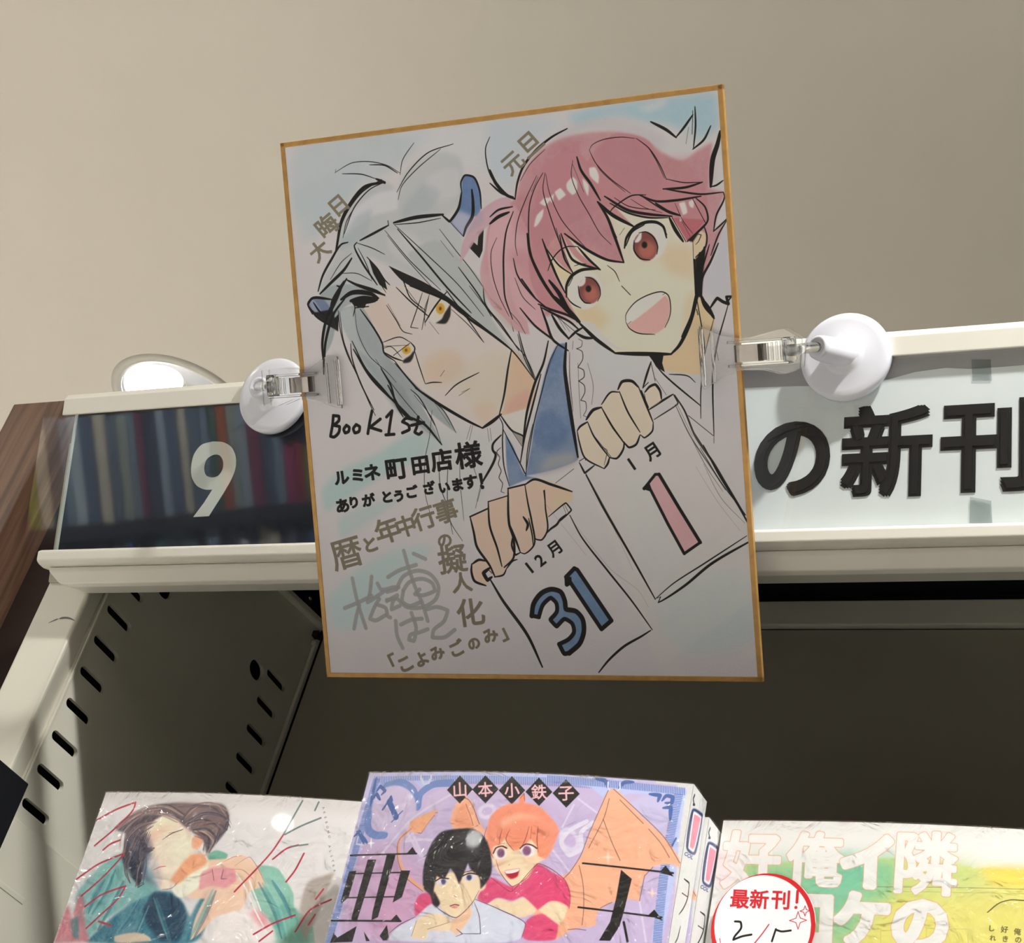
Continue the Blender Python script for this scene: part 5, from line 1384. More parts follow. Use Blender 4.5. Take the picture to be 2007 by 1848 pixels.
COVER_B = '''
f;-838,-16 2274,-111 2690,2336 -185,2666;190,184,222;1;0;0;0
f;44,40 2445,16 2771,2327 205,2621;188,172,208;1;42;0.2;0
f;56,620 550,614 640,1191 73,1231;196,160,196;0.8;408;0.3;1
f;426,736 805,809 913,1241 318,1284;206,150,186;0.6;596;0.3;1
f;48,34 711,15 1739,7 2042,26 2043,88 1730,63 726,77 614,131 522,144 407,68 71,100;178,188,228;1;21;0;0
k;52,31 70,94;66,94,164;1;26;n;0
k;68,31 85,94;66,94,164;1;26;n;0
k;83,31 101,94;66,94,164;1;26;n;0
k;99,31 116,94;66,94,164;1;26;n;0
k;114,31 131,94;66,94,164;1;25;n;0
k;130,31 147,94;66,94,164;1;25;n;0
k;145,31 162,94;66,94,164;1;25;n;0
k;160,31 177,93;66,94,164;1;25;n;0
k;176,31 193,93;66,94,164;1;25;n;0
k;191,31 208,93;66,94,164;1;25;n;0
k;206,31 223,93;66,94,164;1;25;n;0
k;222,31 239,93;66,94,164;1;25;n;0
k;237,31 254,93;66,94,164;1;25;n;0
k;252,31 262,65;66,94,164;1;25;n;0
k;268,31 277,65;66,94,164;1;25;n;0
k;283,31 292,65;66,94,164;1;25;n;0
k;298,31 307,65;66,94,164;1;25;n;0
k;313,31 323,65;66,94,164;1;25;n;0
k;329,30 338,65;66,94,164;1;25;n;0
k;344,30 353,65;66,94,164;1;25;n;0
k;359,30 368,65;66,94,164;1;25;n;0
k;374,30 383,65;66,94,164;1;25;n;0
k;389,30 398,64;66,94,164;1;25;n;0
k;405,30 413,64;66,94,164;1;25;n;0
k;420,30 429,64;66,94,164;1;25;n;0
k;435,30 444,64;66,94,164;1;25;n;0
k;450,30 459,64;66,94,164;1;25;n;0
k;465,30 474,64;66,94,164;1;25;n;0
k;480,30 489,64;66,94,164;1;25;n;0
k;495,30 504,64;66,94,164;1;25;n;0
k;510,30 519,64;66,94,164;1;25;n;0
k;525,30 534,64;66,94,164;1;25;n;0
k;540,30 549,64;66,94,164;1;25;n;0
k;555,30 564,64;66,94,164;1;25;n;0
k;570,30 579,64;66,94,164;1;25;n;0
k;585,30 594,64;66,94,164;1;25;n;0
k;600,30 609,64;66,94,164;1;25;n;0
k;615,30 623,64;66,94,164;1;25;n;0
k;630,30 638,64;66,94,164;1;25;n;0
k;645,30 653,64;66,94,164;1;25;n;0
k;660,30 668,64;66,94,164;1;25;n;0
k;675,30 683,64;66,94,164;1;25;n;0
k;689,30 698,64;66,94,164;1;25;n;0
k;704,30 713,64;66,94,164;1;25;n;0
k;719,30 727,63;66,94,164;1;25;n;0
k;734,30 742,63;66,94,164;1;25;n;0
k;749,30 757,63;66,94,164;1;25;n;0
k;764,30 772,63;66,94,164;1;25;n;0
k;778,30 786,63;66,94,164;1;25;n;0
k;793,30 801,63;66,94,164;1;25;n;0
k;808,30 823,91;66,94,164;1;25;n;0
k;823,30 837,91;66,94,164;1;25;n;0
k;837,29 852,91;66,94,164;1;25;n;0
k;852,29 867,91;66,94,164;1;25;n;0
k;867,29 881,91;66,94,164;1;25;n;0
k;881,29 896,91;66,94,164;1;25;n;0
k;896,29 910,90;66,94,164;1;25;n;0
k;911,29 925,90;66,94,164;1;24;n;0
k;925,29 940,90;66,94,164;1;24;n;0
k;940,29 954,90;66,94,164;1;24;n;0
k;954,29 969,90;66,94,164;1;24;n;0
k;969,29 983,90;66,94,164;1;24;n;0
k;984,29 998,90;66,94,164;1;24;n;0
k;998,29 1012,90;66,94,164;1;24;n;0
k;1013,29 1027,90;66,94,164;1;24;n;0
k;1027,29 1041,90;66,94,164;1;24;n;0
k;1042,29 1056,90;66,94,164;1;24;n;0
k;1056,29 1070,90;66,94,164;1;24;n;0
k;1071,29 1085,90;66,94,164;1;24;n;0
k;1085,29 1099,90;66,94,164;1;24;n;0
k;1100,29 1113,90;66,94,164;1;24;n;0
k;1114,29 1128,90;66,94,164;1;24;n;0
k;1129,29 1142,90;66,94,164;1;24;n;0
k;1143,29 1157,89;66,94,164;1;24;n;0
k;1157,29 1171,89;66,94,164;1;24;n;0
k;1172,29 1185,89;66,94,164;1;24;n;0
k;1186,29 1200,89;66,94,164;1;24;n;0
k;1200,29 1214,89;66,94,164;1;24;n;0
k;1215,29 1228,89;66,94,164;1;24;n;0
k;1229,29 1243,89;66,94,164;1;24;n;0
k;1243,29 1257,89;66,94,164;1;24;n;0
k;1258,29 1271,89;66,94,164;1;24;n;0
k;1272,29 1285,89;66,94,164;1;24;n;0
k;1286,29 1300,89;66,94,164;1;24;n;0
k;1301,29 1314,89;66,94,164;1;24;n;0
k;1315,29 1328,89;66,94,164;1;24;n;0
k;1329,28 1342,89;66,94,164;1;24;n;0
k;1343,28 1356,89;66,94,164;1;24;n;0
k;1358,28 1370,89;66,94,164;1;24;n;0
k;1372,28 1385,89;66,94,164;1;24;n;0
k;1386,28 1399,89;66,94,164;1;24;n;0
k;1400,28 1413,88;66,94,164;1;24;n;0
k;1414,28 1427,88;66,94,164;1;24;n;0
k;1428,28 1441,88;66,94,164;1;24;n;0
k;1442,28 1455,88;66,94,164;1;24;n;0
k;1457,28 1469,88;66,94,164;1;24;n;0
k;1471,28 1483,88;66,94,164;1;24;n;0
k;1485,28 1497,88;66,94,164;1;24;n;0
k;1499,28 1511,88;66,94,164;1;24;n;0
k;1513,28 1525,88;66,94,164;1;24;n;0
k;1527,28 1539,88;66,94,164;1;24;n;0
k;1541,28 1553,88;66,94,164;1;24;n;0
k;1555,28 1567,88;66,94,164;1;24;n;0
k;1569,28 1581,88;66,94,164;1;24;n;0
k;1583,28 1595,88;66,94,164;1;24;n;0
k;1597,28 1609,88;66,94,164;1;24;n;0
k;1611,28 1623,88;66,94,164;1;24;n;0
k;1625,28 1637,88;66,94,164;1;24;n;0
k;1639,28 1651,87;66,94,164;1;24;n;0
k;1653,28 1665,87;66,94,164;1;24;n;0
k;1667,28 1679,87;66,94,164;1;24;n;0
k;1681,28 1692,87;66,94,164;1;24;n;0
k;1694,28 1706,87;66,94,164;1;24;n;0
k;1708,28 1720,87;66,94,164;1;24;n;0
k;1722,28 1734,87;66,94,164;1;24;n;0
k;1736,28 1748,87;66,94,164;1;23;n;0
k;1750,28 1762,87;66,94,164;1;23;n;0
k;1764,28 1775,87;66,94,164;1;23;n;0
k;1778,28 1789,87;66,94,164;1;23;n;0
k;1791,28 1803,87;66,94,164;1;23;n;0
k;1805,28 1817,87;66,94,164;1;23;n;0
k;1819,28 1830,87;66,94,164;1;23;n;0
k;1833,27 1844,87;66,94,164;1;23;n;0
k;1846,27 1858,87;66,94,164;1;23;n;0
k;1860,27 1866,60;66,94,164;1;23;n;0
k;1874,27 1880,60;66,94,164;1;23;n;0
k;1887,27 1894,60;66,94,164;1;23;n;0
k;1901,27 1907,60;66,94,164;1;23;n;0
k;1915,27 1921,60;66,94,164;1;23;n;0
k;1929,27 1935,60;66,94,164;1;23;n;0
k;1942,27 1948,60;66,94,164;1;23;n;0
k;1956,27 1962,60;66,94,164;1;23;n;0
k;1969,27 1975,60;66,94,164;1;23;n;0
k;1983,27 1989,60;66,94,164;1;23;n;0
k;1997,27 2003,60;66,94,164;1;23;n;0
k;2010,27 2016,59;66,94,164;1;23;n;0
k;2024,27 2030,59;66,94,164;1;23;n;0
k;2037,27 2043,59;66,94,164;1;23;n;0
k;2051,27 2057,59;66,94,164;1;23;n;0
k;2064,27 2070,59;66,94,164;1;23;n;0
k;2078,27 2084,59;66,94,164;1;23;n;0
k;2091,27 2097,59;66,94,164;1;23;n;0
k;2105,27 2111,59;66,94,164;1;23;n;0
k;2118,27 2124,59;66,94,164;1;23;n;0
k;2132,27 2138,59;66,94,164;1;23;n;0
k;2145,27 2151,59;66,94,164;1;23;n;0
k;2159,27 2164,59;66,94,164;1;23;n;0
f;48,34 136,98 107,421 84,755 54,1306 2,1310 14,662 36,284;178,188,228;1;21;0;0
k;49,50 106,52;66,94,164;1;26;n;0
k;48,61 106,63;66,94,164;1;26;n;0
k;48,72 105,74;66,94,164;1;26;n;0
k;47,83 105,85;66,94,164;1;25;n;0
k;47,94 104,96;66,94,164;1;25;n;0
k;47,105 104,107;66,94,164;1;25;n;0
k;46,116 103,118;66,94,164;1;25;n;0
k;46,127 103,129;66,94,164;1;25;n;0
k;45,138 102,140;66,94,164;1;25;n;0
k;45,149 102,151;66,94,164;1;25;n;0
k;44,160 101,162;66,94,164;1;25;n;0
k;44,171 101,173;66,94,164;1;25;n;0
k;44,182 101,184;66,94,164;1;25;n;0
k;43,193 100,195;66,94,164;1;25;n;0
k;43,204 100,206;66,94,164;1;25;n;0
k;42,215 99,217;66,94,164;1;25;n;0
k;42,226 99,228;66,94,164;1;25;n;0
k;41,237 98,239;66,94,164;1;25;n;0
k;41,248 98,250;66,94,164;1;25;n;0
k;41,259 97,261;66,94,164;1;25;n;0
k;40,270 97,272;66,94,164;1;25;n;0
k;40,281 96,283;66,94,164;1;25;n;0
k;39,292 96,294;66,94,164;1;25;n;0
k;39,303 96,305;66,94,164;1;25;n;0
k;38,314 95,316;66,94,164;1;25;n;0
k;38,325 95,326;66,94,164;1;25;n;0
k;38,336 94,337;66,94,164;1;25;n;0
k;37,347 94,348;66,94,164;1;25;n;0
k;37,357 93,359;66,94,164;1;25;n;0
k;36,368 93,370;66,94,164;1;25;n;0
k;36,379 92,381;66,94,164;1;25;n;0
k;35,390 92,391;66,94,164;1;25;n;0
k;35,401 91,402;66,94,164;1;25;n;0
k;35,412 91,413;66,94,164;1;25;n;0
k;34,422 91,424;66,94,164;1;25;n;0
k;34,433 90,435;66,94,164;1;25;n;0
k;33,444 90,445;66,94,164;1;25;n;0
k;33,455 89,456;66,94,164;1;25;n;0
k;32,466 89,467;66,94,164;1;25;n;0
k;32,476 88,478;66,94,164;1;25;n;0
k;32,487 88,488;66,94,164;1;25;n;0
k;31,498 87,499;66,94,164;1;25;n;0
k;31,509 87,510;66,94,164;1;25;n;0
k;30,519 87,521;66,94,164;1;25;n;0
k;30,530 86,531;66,94,164;1;25;n;0
k;29,541 86,542;66,94,164;1;25;n;0
k;29,552 85,553;66,94,164;1;25;n;0
k;29,562 85,563;66,94,164;1;25;n;0
k;28,573 84,574;66,94,164;1;25;n;0
k;28,584 84,585;66,94,164;1;25;n;0
k;27,594 83,595;66,94,164;1;25;n;0
k;27,605 83,606;66,94,164;1;25;n;0
k;27,616 83,617;66,94,164;1;25;n;0
k;26,626 82,627;66,94,164;1;25;n;0
k;26,637 82,638;66,94,164;1;25;n;0
k;25,648 81,649;66,94,164;1;25;n;0
k;25,658 81,659;66,94,164;1;25;n;0
k;24,669 80,670;66,94,164;1;25;n;0
k;24,679 80,680;66,94,164;1;25;n;0
k;24,690 79,691;66,94,164;1;25;n;0
k;23,701 79,701;66,94,164;1;25;n;0
k;23,711 79,712;66,94,164;1;25;n;0
k;22,722 78,723;66,94,164;1;25;n;0
k;22,732 78,733;66,94,164;1;25;n;0
k;22,743 77,744;66,94,164;1;25;n;0
k;21,753 77,754;66,94,164;1;25;n;0
k;21,764 76,765;66,94,164;1;25;n;0
k;20,774 76,775;66,94,164;1;24;n;0
k;20,785 76,786;66,94,164;1;24;n;0
k;19,796 75,796;66,94,164;1;24;n;0
k;19,806 75,807;66,94,164;1;24;n;0
k;19,816 74,817;66,94,164;1;24;n;0
k;18,827 74,828;66,94,164;1;24;n;0
k;18,837 73,838;66,94,164;1;24;n;0
k;17,848 73,849;66,94,164;1;24;n;0
k;17,858 73,859;66,94,164;1;24;n;0
k;17,869 72,869;66,94,164;1;24;n;0
k;16,879 72,880;66,94,164;1;24;n;0
k;16,890 71,890;66,94,164;1;24;n;0
k;15,900 71,901;66,94,164;1;24;n;0
k;15,911 70,911;66,94,164;1;24;n;0
k;14,921 70,921;66,94,164;1;24;n;0
k;14,931 69,932;66,94,164;1;24;n;0
k;14,942 69,942;66,94,164;1;24;n;0
k;13,952 69,953;66,94,164;1;24;n;0
k;13,963 68,963;66,94,164;1;24;n;0
k;12,973 68,973;66,94,164;1;24;n;0
k;12,983 67,984;66,94,164;1;24;n;0
k;12,994 67,994;66,94,164;1;24;n;0
k;11,1004 66,1004;66,94,164;1;24;n;0
k;11,1014 66,1015;66,94,164;1;24;n;0
k;10,1025 66,1025;66,94,164;1;24;n;0
k;10,1035 65,1035;66,94,164;1;24;n;0
k;10,1045 65,1045;66,94,164;1;24;n;0
k;9,1056 64,1056;66,94,164;1;24;n;0
k;9,1066 64,1066;66,94,164;1;24;n;0
k;8,1076 63,1076;66,94,164;1;24;n;0
k;8,1086 63,1087;66,94,164;1;24;n;0
k;8,1097 63,1097;66,94,164;1;24;n;0
k;7,1107 62,1107;66,94,164;1;24;n;0
k;7,1117 62,1117;66,94,164;1;24;n;0
k;6,1127 61,1127;66,94,164;1;24;n;0
k;6,1138 61,1138;66,94,164;1;24;n;0
k;6,1148 61,1148;66,94,164;1;24;n;0
k;5,1158 60,1158;66,94,164;1;24;n;0
k;5,1168 60,1168;66,94,164;1;24;n;0
k;4,1179 59,1178;66,94,164;1;24;n;0
k;4,1189 59,1189;66,94,164;1;24;n;0
k;4,1199 58,1199;66,94,164;1;24;n;0
k;3,1209 58,1209;66,94,164;1;24;n;0
k;3,1219 58,1219;66,94,164;1;24;n;0
k;2,1229 57,1229;66,94,164;1;24;n;0
k;2,1240 57,1239;66,94,164;1;24;n;0
k;2,1250 56,1250;66,94,164;1;24;n;0
k;1,1260 56,1260;66,94,164;1;24;n;0
k;1,1270 55,1270;66,94,164;1;24;n;0
k;0,1280 55,1280;66,94,164;1;24;n;0
k;0,1290 55,1290;66,94,164;1;24;n;0
k;0,1300 54,1300;66,94,164;1;24;n;0
k;-1,1310 54,1310;66,94,164;1;24;n;0
k;105,261 96,381 128,459 203,495 276,492;110,134,190;1;297;n;1
k;182,106 304,82 428,148 503,274 493,275;110,134,190;1;299;n;1
k;503,274 499,175 585,102 738,86;110,134,190;1;291;n;1
f;495,285 499,356 473,418 422,461 352,478 274,468 200,431 141,372 106,301 101,228 126,165 179,121 251,104 330,116 404,154 462,214;196,182,214;1;20;0;1
f;566,272 603,171 697,128 769,254 609,359;192,178,212;1;41;0;1
k;71,39 78,161 84,262;72,100,160;1;139;b;1
k;22,464 76,501 145,557;72,100,160;1;136;b;1
k;107,150 128,108 182,147 158,178;72,100,160;1;138;b;1
k;91,211 113,170 158,218;72,100,160;1;138;b;1
k;12,504 44,463 113,559;72,100,160;1;136;b;1
k;460,26 510,95 549,83 557,33;200,200,226;1;91;n;1
k;47,513 50,562 106,569;200,200,226;1;68;n;1
k;242,230 340,356;72,100,160;1;216;n;0
k;310,392 382,304;72,100,160;1;45;n;0
k;203,295 222,256 247,190 267,224;72,100,160;1;77;n;1
k;287,647 485,364 760,175;206,196,222;0.9;100;n;1
k;760,175 1046,125;206,196,222;0.9;100;n;1
k;515,480 468,541 630,523 704,529;206,196,222;0.9;100;n;1
k;474,482 631,648;206,196,222;0.9;100;n;1
k;515,480 654,657;206,196,222;0.9;100;n;1
f;1151,271 1159,294 1155,317 1142,337 1119,352 1092,359 1064,356 1039,345 1022,327 1014,304 1017,281 1031,260 1053,246 1081,239 1109,242 1134,253;208,200,224;1;20;0;1
f;1123,283 1127,296 1125,308 1117,319 1104,327 1089,331 1073,330 1060,324 1050,314 1046,302 1048,290 1056,279 1069,271 1084,267 1100,268 1113,274;190,172,210;1;20;0;1
f;1809,439 1829,472 1838,505 1834,534 1818,554 1792,563 1761,558 1729,541 1700,515 1680,482 1671,449 1675,420 1691,399 1717,391 1749,395 1781,412;208,200,224;1;19;0;1
f;1788,454 1800,475 1806,495 1803,513 1794,525 1778,530 1759,527 1739,516 1722,500 1709,480 1704,459 1706,441 1715,429 1731,424 1750,427 1770,438;190,172,210;1;19;0;1
f;2439,39 2514,44 2518,385 2536,586 2527,884 2511,1125 2447,1129 2442,890 2428,678 2438,389;178,188,228;1;19;0;0
f;1488,3 1960,18 2513,37 2520,82 2278,98 2128,104 2072,129 2002,78 1938,149 1841,84 1737,69 1498,50;178,188,228;1;20;0;0
k;1498,10 1507,61;66,94,164;1;26;n;0
k;1511,10 1520,61;66,94,164;1;26;n;0
k;1524,11 1533,62;66,94,164;1;26;n;0
k;1537,11 1546,62;66,94,164;1;26;n;0
k;1550,11 1559,62;66,94,164;1;26;n;0
k;1563,12 1572,63;66,94,164;1;26;n;0
k;1576,12 1585,63;66,94,164;1;26;n;0
k;1589,12 1598,63;66,94,164;1;26;n;0
k;1602,12 1611,63;66,94,164;1;26;n;0
k;1616,13 1624,64;66,94,164;1;26;n;0
k;1629,13 1637,64;66,94,164;1;26;n;0
k;1642,13 1650,64;66,94,164;1;26;n;0
k;1655,14 1663,65;66,94,164;1;26;n;0
k;1668,14 1676,65;66,94,164;1;26;n;0
k;1681,14 1689,65;66,94,164;1;26;n;0
k;1694,15 1702,66;66,94,164;1;26;n;0
k;1707,15 1715,66;66,94,164;1;26;n;0
k;1720,15 1728,66;66,94,164;1;26;n;0
k;1732,16 1741,66;66,94,164;1;26;n;0
k;1745,16 1754,67;66,94,164;1;26;n;0
k;1758,16 1767,67;66,94,164;1;26;n;0
k;1771,17 1780,67;66,94,164;1;26;n;0
k;1784,17 1792,68;66,94,164;1;26;n;0
k;1797,17 1805,68;66,94,164;1;26;n;0
k;1810,18 1818,68;66,94,164;1;26;n;0
k;1823,18 1831,69;66,94,164;1;26;n;0
k;1836,18 1844,69;66,94,164;1;26;n;0
k;1848,19 1857,69;66,94,164;1;25;n;0
k;1861,19 1869,69;66,94,164;1;25;n;0
k;1874,19 1882,70;66,94,164;1;25;n;0
k;1887,20 1895,70;66,94,164;1;25;n;0
k;1900,20 1908,70;66,94,164;1;25;n;0
k;1913,20 1920,71;66,94,164;1;25;n;0
k;1925,21 1933,71;66,94,164;1;25;n;0
k;1938,21 1946,71;66,94,164;1;25;n;0
k;1951,21 1959,72;66,94,164;1;25;n;0
k;1964,21 1971,72;66,94,164;1;25;n;0
k;1976,22 1984,72;66,94,164;1;25;n;0
k;1989,22 1997,72;66,94,164;1;25;n;0
k;2002,22 2009,73;66,94,164;1;25;n;0
k;2014,23 2022,73;66,94,164;1;25;n;0
k;2027,23 2035,73;66,94,164;1;25;n;0
k;2040,23 2047,74;66,94,164;1;25;n;0
k;2052,24 2060,74;66,94,164;1;25;n;0
k;2065,24 2073,74;66,94,164;1;25;n;0
k;2078,24 2085,74;66,94,164;1;25;n;0
k;2090,25 2098,75;66,94,164;1;25;n;0
k;2103,25 2110,75;66,94,164;1;25;n;0
k;2115,25 2123,75;66,94,164;1;25;n;0
k;2128,26 2135,76;66,94,164;1;25;n;0
k;2141,26 2148,76;66,94,164;1;25;n;0
k;2153,26 2161,76;66,94,164;1;25;n;0
k;2166,27 2173,76;66,94,164;1;25;n;0
k;2178,27 2186,77;66,94,164;1;25;n;0
k;2191,27 2198,77;66,94,164;1;25;n;0
k;2203,27 2211,77;66,94,164;1;25;n;0
k;2216,28 2223,78;66,94,164;1;25;n;0
k;2228,28 2235,78;66,94,164;1;25;n;0
k;2241,28 2248,78;66,94,164;1;25;n;0
k;2253,29 2260,78;66,94,164;1;25;n;0
k;2266,29 2273,79;66,94,164;1;25;n;0
k;2278,29 2285,79;66,94,164;1;25;n;0
k;2291,30 2298,79;66,94,164;1;25;n;0
k;2303,30 2310,80;66,94,164;1;25;n;0
k;2315,30 2322,80;66,94,164;1;25;n;0
k;2328,31 2335,80;66,94,164;1;25;n;0
k;2340,31 2347,80;66,94,164;1;25;n;0
k;2353,31 2359,81;66,94,164;1;25;n;0
k;2365,32 2372,81;66,94,164;1;25;n;0
k;2377,32 2384,81;66,94,164;1;25;n;0
k;2390,32 2396,82;66,94,164;1;25;n;0
k;2402,32 2409,82;66,94,164;1;25;n;0
k;2414,33 2421,82;66,94,164;1;25;n;0
k;2427,33 2433,82;66,94,164;1;25;n;0
k;2439,33 2446,83;66,94,164;1;25;n;0
k;2451,34 2458,83;66,94,164;1;25;n;0
k;2464,34 2470,83;66,94,164;1;25;n;0
k;2476,34 2482,84;66,94,164;1;25;n;0
k;2488,35 2495,84;66,94,164;1;25;n;0
k;2500,35 2507,84;66,94,164;1;25;n;0
k;2436,85 2495,87;66,94,164;1;25;n;0
k;2435,97 2495,99;66,94,164;1;25;n;0
k;2435,109 2494,111;66,94,164;1;25;n;0
k;2434,121 2494,124;66,94,164;1;25;n;0
k;2434,134 2493,136;66,94,164;1;25;n;0
k;2433,146 2493,148;66,94,164;1;25;n;0
k;2433,158 2492,160;66,94,164;1;25;n;0
k;2432,170 2492,172;66,94,164;1;24;n;0
k;2432,182 2491,184;66,94,164;1;24;n;0
k;2432,195 2491,197;66,94,164;1;24;n;0
k;2431,207 2491,209;66,94,164;1;24;n;0
k;2431,219 2490,221;66,94,164;1;24;n;0
k;2430,231 2490,233;66,94,164;1;24;n;0
k;2430,243 2489,245;66,94,164;1;24;n;0
k;2430,255 2489,257;66,94,164;1;24;n;0
k;2429,267 2488,269;66,94,164;1;24;n;0
k;2429,279 2488,281;66,94,164;1;24;n;0
k;2429,291 2488,293;66,94,164;1;24;n;0
k;2428,303 2487,305;66,94,164;1;24;n;0
k;2428,315 2487,317;66,94,164;1;24;n;0
k;2428,327 2487,329;66,94,164;1;24;n;0
k;2428,339 2486,341;66,94,164;1;24;n;0
k;2427,351 2486,353;66,94,164;1;24;n;0
k;2427,363 2486,365;66,94,164;1;24;n;0
k;2427,375 2486,377;66,94,164;1;24;n;0
k;2427,387 2485,389;66,94,164;1;24;n;0
k;2426,399 2485,401;66,94,164;1;24;n;0
k;2426,411 2485,413;66,94,164;1;24;n;0
k;2426,423 2485,424;66,94,164;1;24;n;0
k;2426,435 2485,436;66,94,164;1;24;n;0
k;2426,447 2485,448;66,94,164;1;24;n;0
k;2426,459 2484,460;66,94,164;1;24;n;0
k;2426,470 2484,472;66,94,164;1;24;n;0
k;2426,482 2484,484;66,94,164;1;24;n;0
k;2426,494 2484,495;66,94,164;1;24;n;0
k;2426,506 2484,507;66,94,164;1;24;n;0
k;2426,518 2484,519;66,94,164;1;24;n;0
k;2426,530 2484,531;66,94,164;1;24;n;0
k;2426,541 2484,543;66,94,164;1;24;n;0
k;2426,553 2484,554;66,94,164;1;24;n;0
k;2426,565 2484,566;66,94,164;1;24;n;0
k;2426,577 2485,578;66,94,164;1;24;n;0
k;2426,588 2485,589;66,94,164;1;24;n;0
k;2427,600 2485,601;66,94,164;1;24;n;0
k;2427,612 2485,613;66,94,164;1;24;n;0
k;2427,623 2485,624;66,94,164;1;24;n;0
k;2427,635 2485,636;66,94,164;1;24;n;0
k;2428,647 2486,648;66,94,164;1;24;n;0
k;2428,658 2486,659;66,94,164;1;24;n;0
k;2428,670 2486,671;66,94,164;1;24;n;0
k;2429,682 2487,683;66,94,164;1;24;n;0
k;2429,693 2487,694;66,94,164;1;24;n;0
k;2429,705 2487,706;66,94,164;1;24;n;0
k;2430,716 2488,717;66,94,164;1;24;n;0
k;2430,728 2488,729;66,94,164;1;24;n;0
k;2431,739 2489,740;66,94,164;1;24;n;0
k;2431,751 2489,752;66,94,164;1;24;n;0
k;2432,763 2490,763;66,94,164;1;24;n;0
k;2432,774 2490,775;66,94,164;1;24;n;0
k;2433,786 2491,786;66,94,164;1;24;n;0
k;2434,797 2491,798;66,94,164;1;24;n;0
k;2434,809 2492,809;66,94,164;1;23;n;0
k;2435,820 2492,821;66,94,164;1;23;n;0
k;2435,831 2493,832;66,94,164;1;23;n;0
k;2436,843 2494,843;66,94,164;1;23;n;0
k;2437,854 2494,855;66,94,164;1;23;n;0
k;2438,866 2495,866;66,94,164;1;23;n;0
k;2438,877 2496,878;66,94,164;1;23;n;0
k;2439,888 2497,889;66,94,164;1;23;n;0
k;2440,900 2497,900;66,94,164;1;23;n;0
k;2441,911 2498,912;66,94,164;1;23;n;0
k;2441,922 2499,923;66,94,164;1;23;n;0
k;2442,934 2500,934;66,94,164;1;23;n;0
k;2443,945 2500,945;66,94,164;1;23;n;0
k;2444,956 2501,957;66,94,164;1;23;n;0
k;2445,968 2502,968;66,94,164;1;23;n;0
k;2446,979 2503,979;66,94,164;1;23;n;0
k;2446,990 2504,990;66,94,164;1;23;n;0
k;2447,1001 2505,1002;66,94,164;1;23;n;0
k;2448,1013 2505,1013;66,94,164;1;23;n;0
k;2449,1024 2506,1024;66,94,164;1;23;n;0
k;2450,1035 2507,1035;66,94,164;1;23;n;0
k;2451,1046 2508,1046;66,94,164;1;23;n;0
k;2452,1058 2509,1058;66,94,164;1;23;n;0
k;2453,1069 2510,1069;66,94,164;1;23;n;0
k;2454,1080 2511,1080;66,94,164;1;23;n;0
k;2455,1091 2512,1091;66,94,164;1;23;n;0
k;2456,1102 2513,1102;66,94,164;1;23;n;0
k;2457,1113 2514,1113;66,94,164;1;23;n;0
k;2458,1124 2515,1124;66,94,164;1;23;n;0
f;2174,148 2278,98 2394,124 2435,241 2409,346 2460,388 2237,295 2115,203;186,180,216;1;38;0;1
k;2263,99 2338,103 2331,149;72,100,160;1;145;b;1
k;2359,140 2383,102 2428,108 2428,152 2384,154;72,100,160;1;144;b;1
k;2375,192 2426,182 2437,271;72,100,160;1;143;b;1
k;1859,14 1931,27 1964,80;72,100,160;1;149;b;1
k;2040,77 2069,30 2136,20;72,100,160;1;147;b;1
k;2474,474 2498,400;72,100,160;1;140;b;1
k;1955,34 1964,80 2007,108 2047,76 2039,31;204,204,228;1;63;n;1
k;1758,171 1914,264;206,194,222;1;72;n;0
k;1651,561 1803,707;206,194,222;1;71;n;0
k;1685,387 1736,218;206,194,222;1;71;n;0
k;2322,862 2411,1128;206,194,222;1;67;n;0
k;1851,334 1730,422 1700,499 1778,584 1852,535 1829,418 1898,340;212,206,226;1;167;n;1
f;813,389 815,271 868,196 923,208 1030,359 1126,470 867,444;232,170,140;1;20;0;1
f;838,368 877,230 906,268 984,381 1018,437 873,425;226,152,122;1;60;0;1
k;870,200 914,213 1049,397;110,80,80;1;24;n;1
k;902,248 965,343 1001,409;130,90,80;1;20;n;1
f;1968,102 2002,82 2053,107 2232,265 2418,404 2555,571 2554,607 2507,588 2374,617 2315,742 2321,859 2233,854 2097,912 2049,972 2050,1056 1910,1094 1793,1177 1660,1187 1578,801 1789,715 1866,564 1888,445 1936,218;232,170,140;1;19;0;1
k;1966,95 1936,218 1885,430 1855,587 1797,715 1761,761;120,84,80;1;23;n;1
k;2002,82 2229,250 2418,404 2551,571;120,84,80;1;23;n;1
k;1985,155 1973,291 1904,525;120,84,80;1;23;n;1
k;2062,159 2256,316;120,84,80;1;23;n;1
k;1968,307 2058,466 2141,593;120,84,80;1;23;n;1
k;2299,351 2404,449 2474,539;120,84,80;1;22;n;1
k;1860,653 1912,781 1949,950 1959,1063;120,84,80;1;22;n;1
k;2327,684 2321,859;120,84,80;1;22;n;1
k;1761,761 1818,822 1843,928;120,84,80;1;22;n;1
k;2374,617 2327,684;120,84,80;1;22;n;1
k;2064,935 2097,912 2136,888;120,84,80;1;22;n;1
k;1867,1104 1925,1093 1992,1095;120,84,80;1;22;n;1
k;681,316 583,340 484,403 531,460 587,477 621,407 665,337;180,120,100;1;44;n;1
f;684,287 581,330 472,394 474,443 539,474 592,457 634,377;226,166,130;1;20;0;1
k;495,442 422,524 447,658 531,778 679,873 725,894;222,164,134;1;122;n;1
k;495,442 414,534 437,659 523,788 718,908;130,90,84;1;20;n;1
k;21,650 591,631;34,32,32;1;58;n;0
f;504,636 543,581 594,634;34,32,32;1;10;0;0
f;185,682 259,680 228,1131 184,1141 173,1121;34,32,32;1;10;0;0
f;340,642 416,640 397,1106 349,1130 341,1072;34,32,32;1;10;0;0
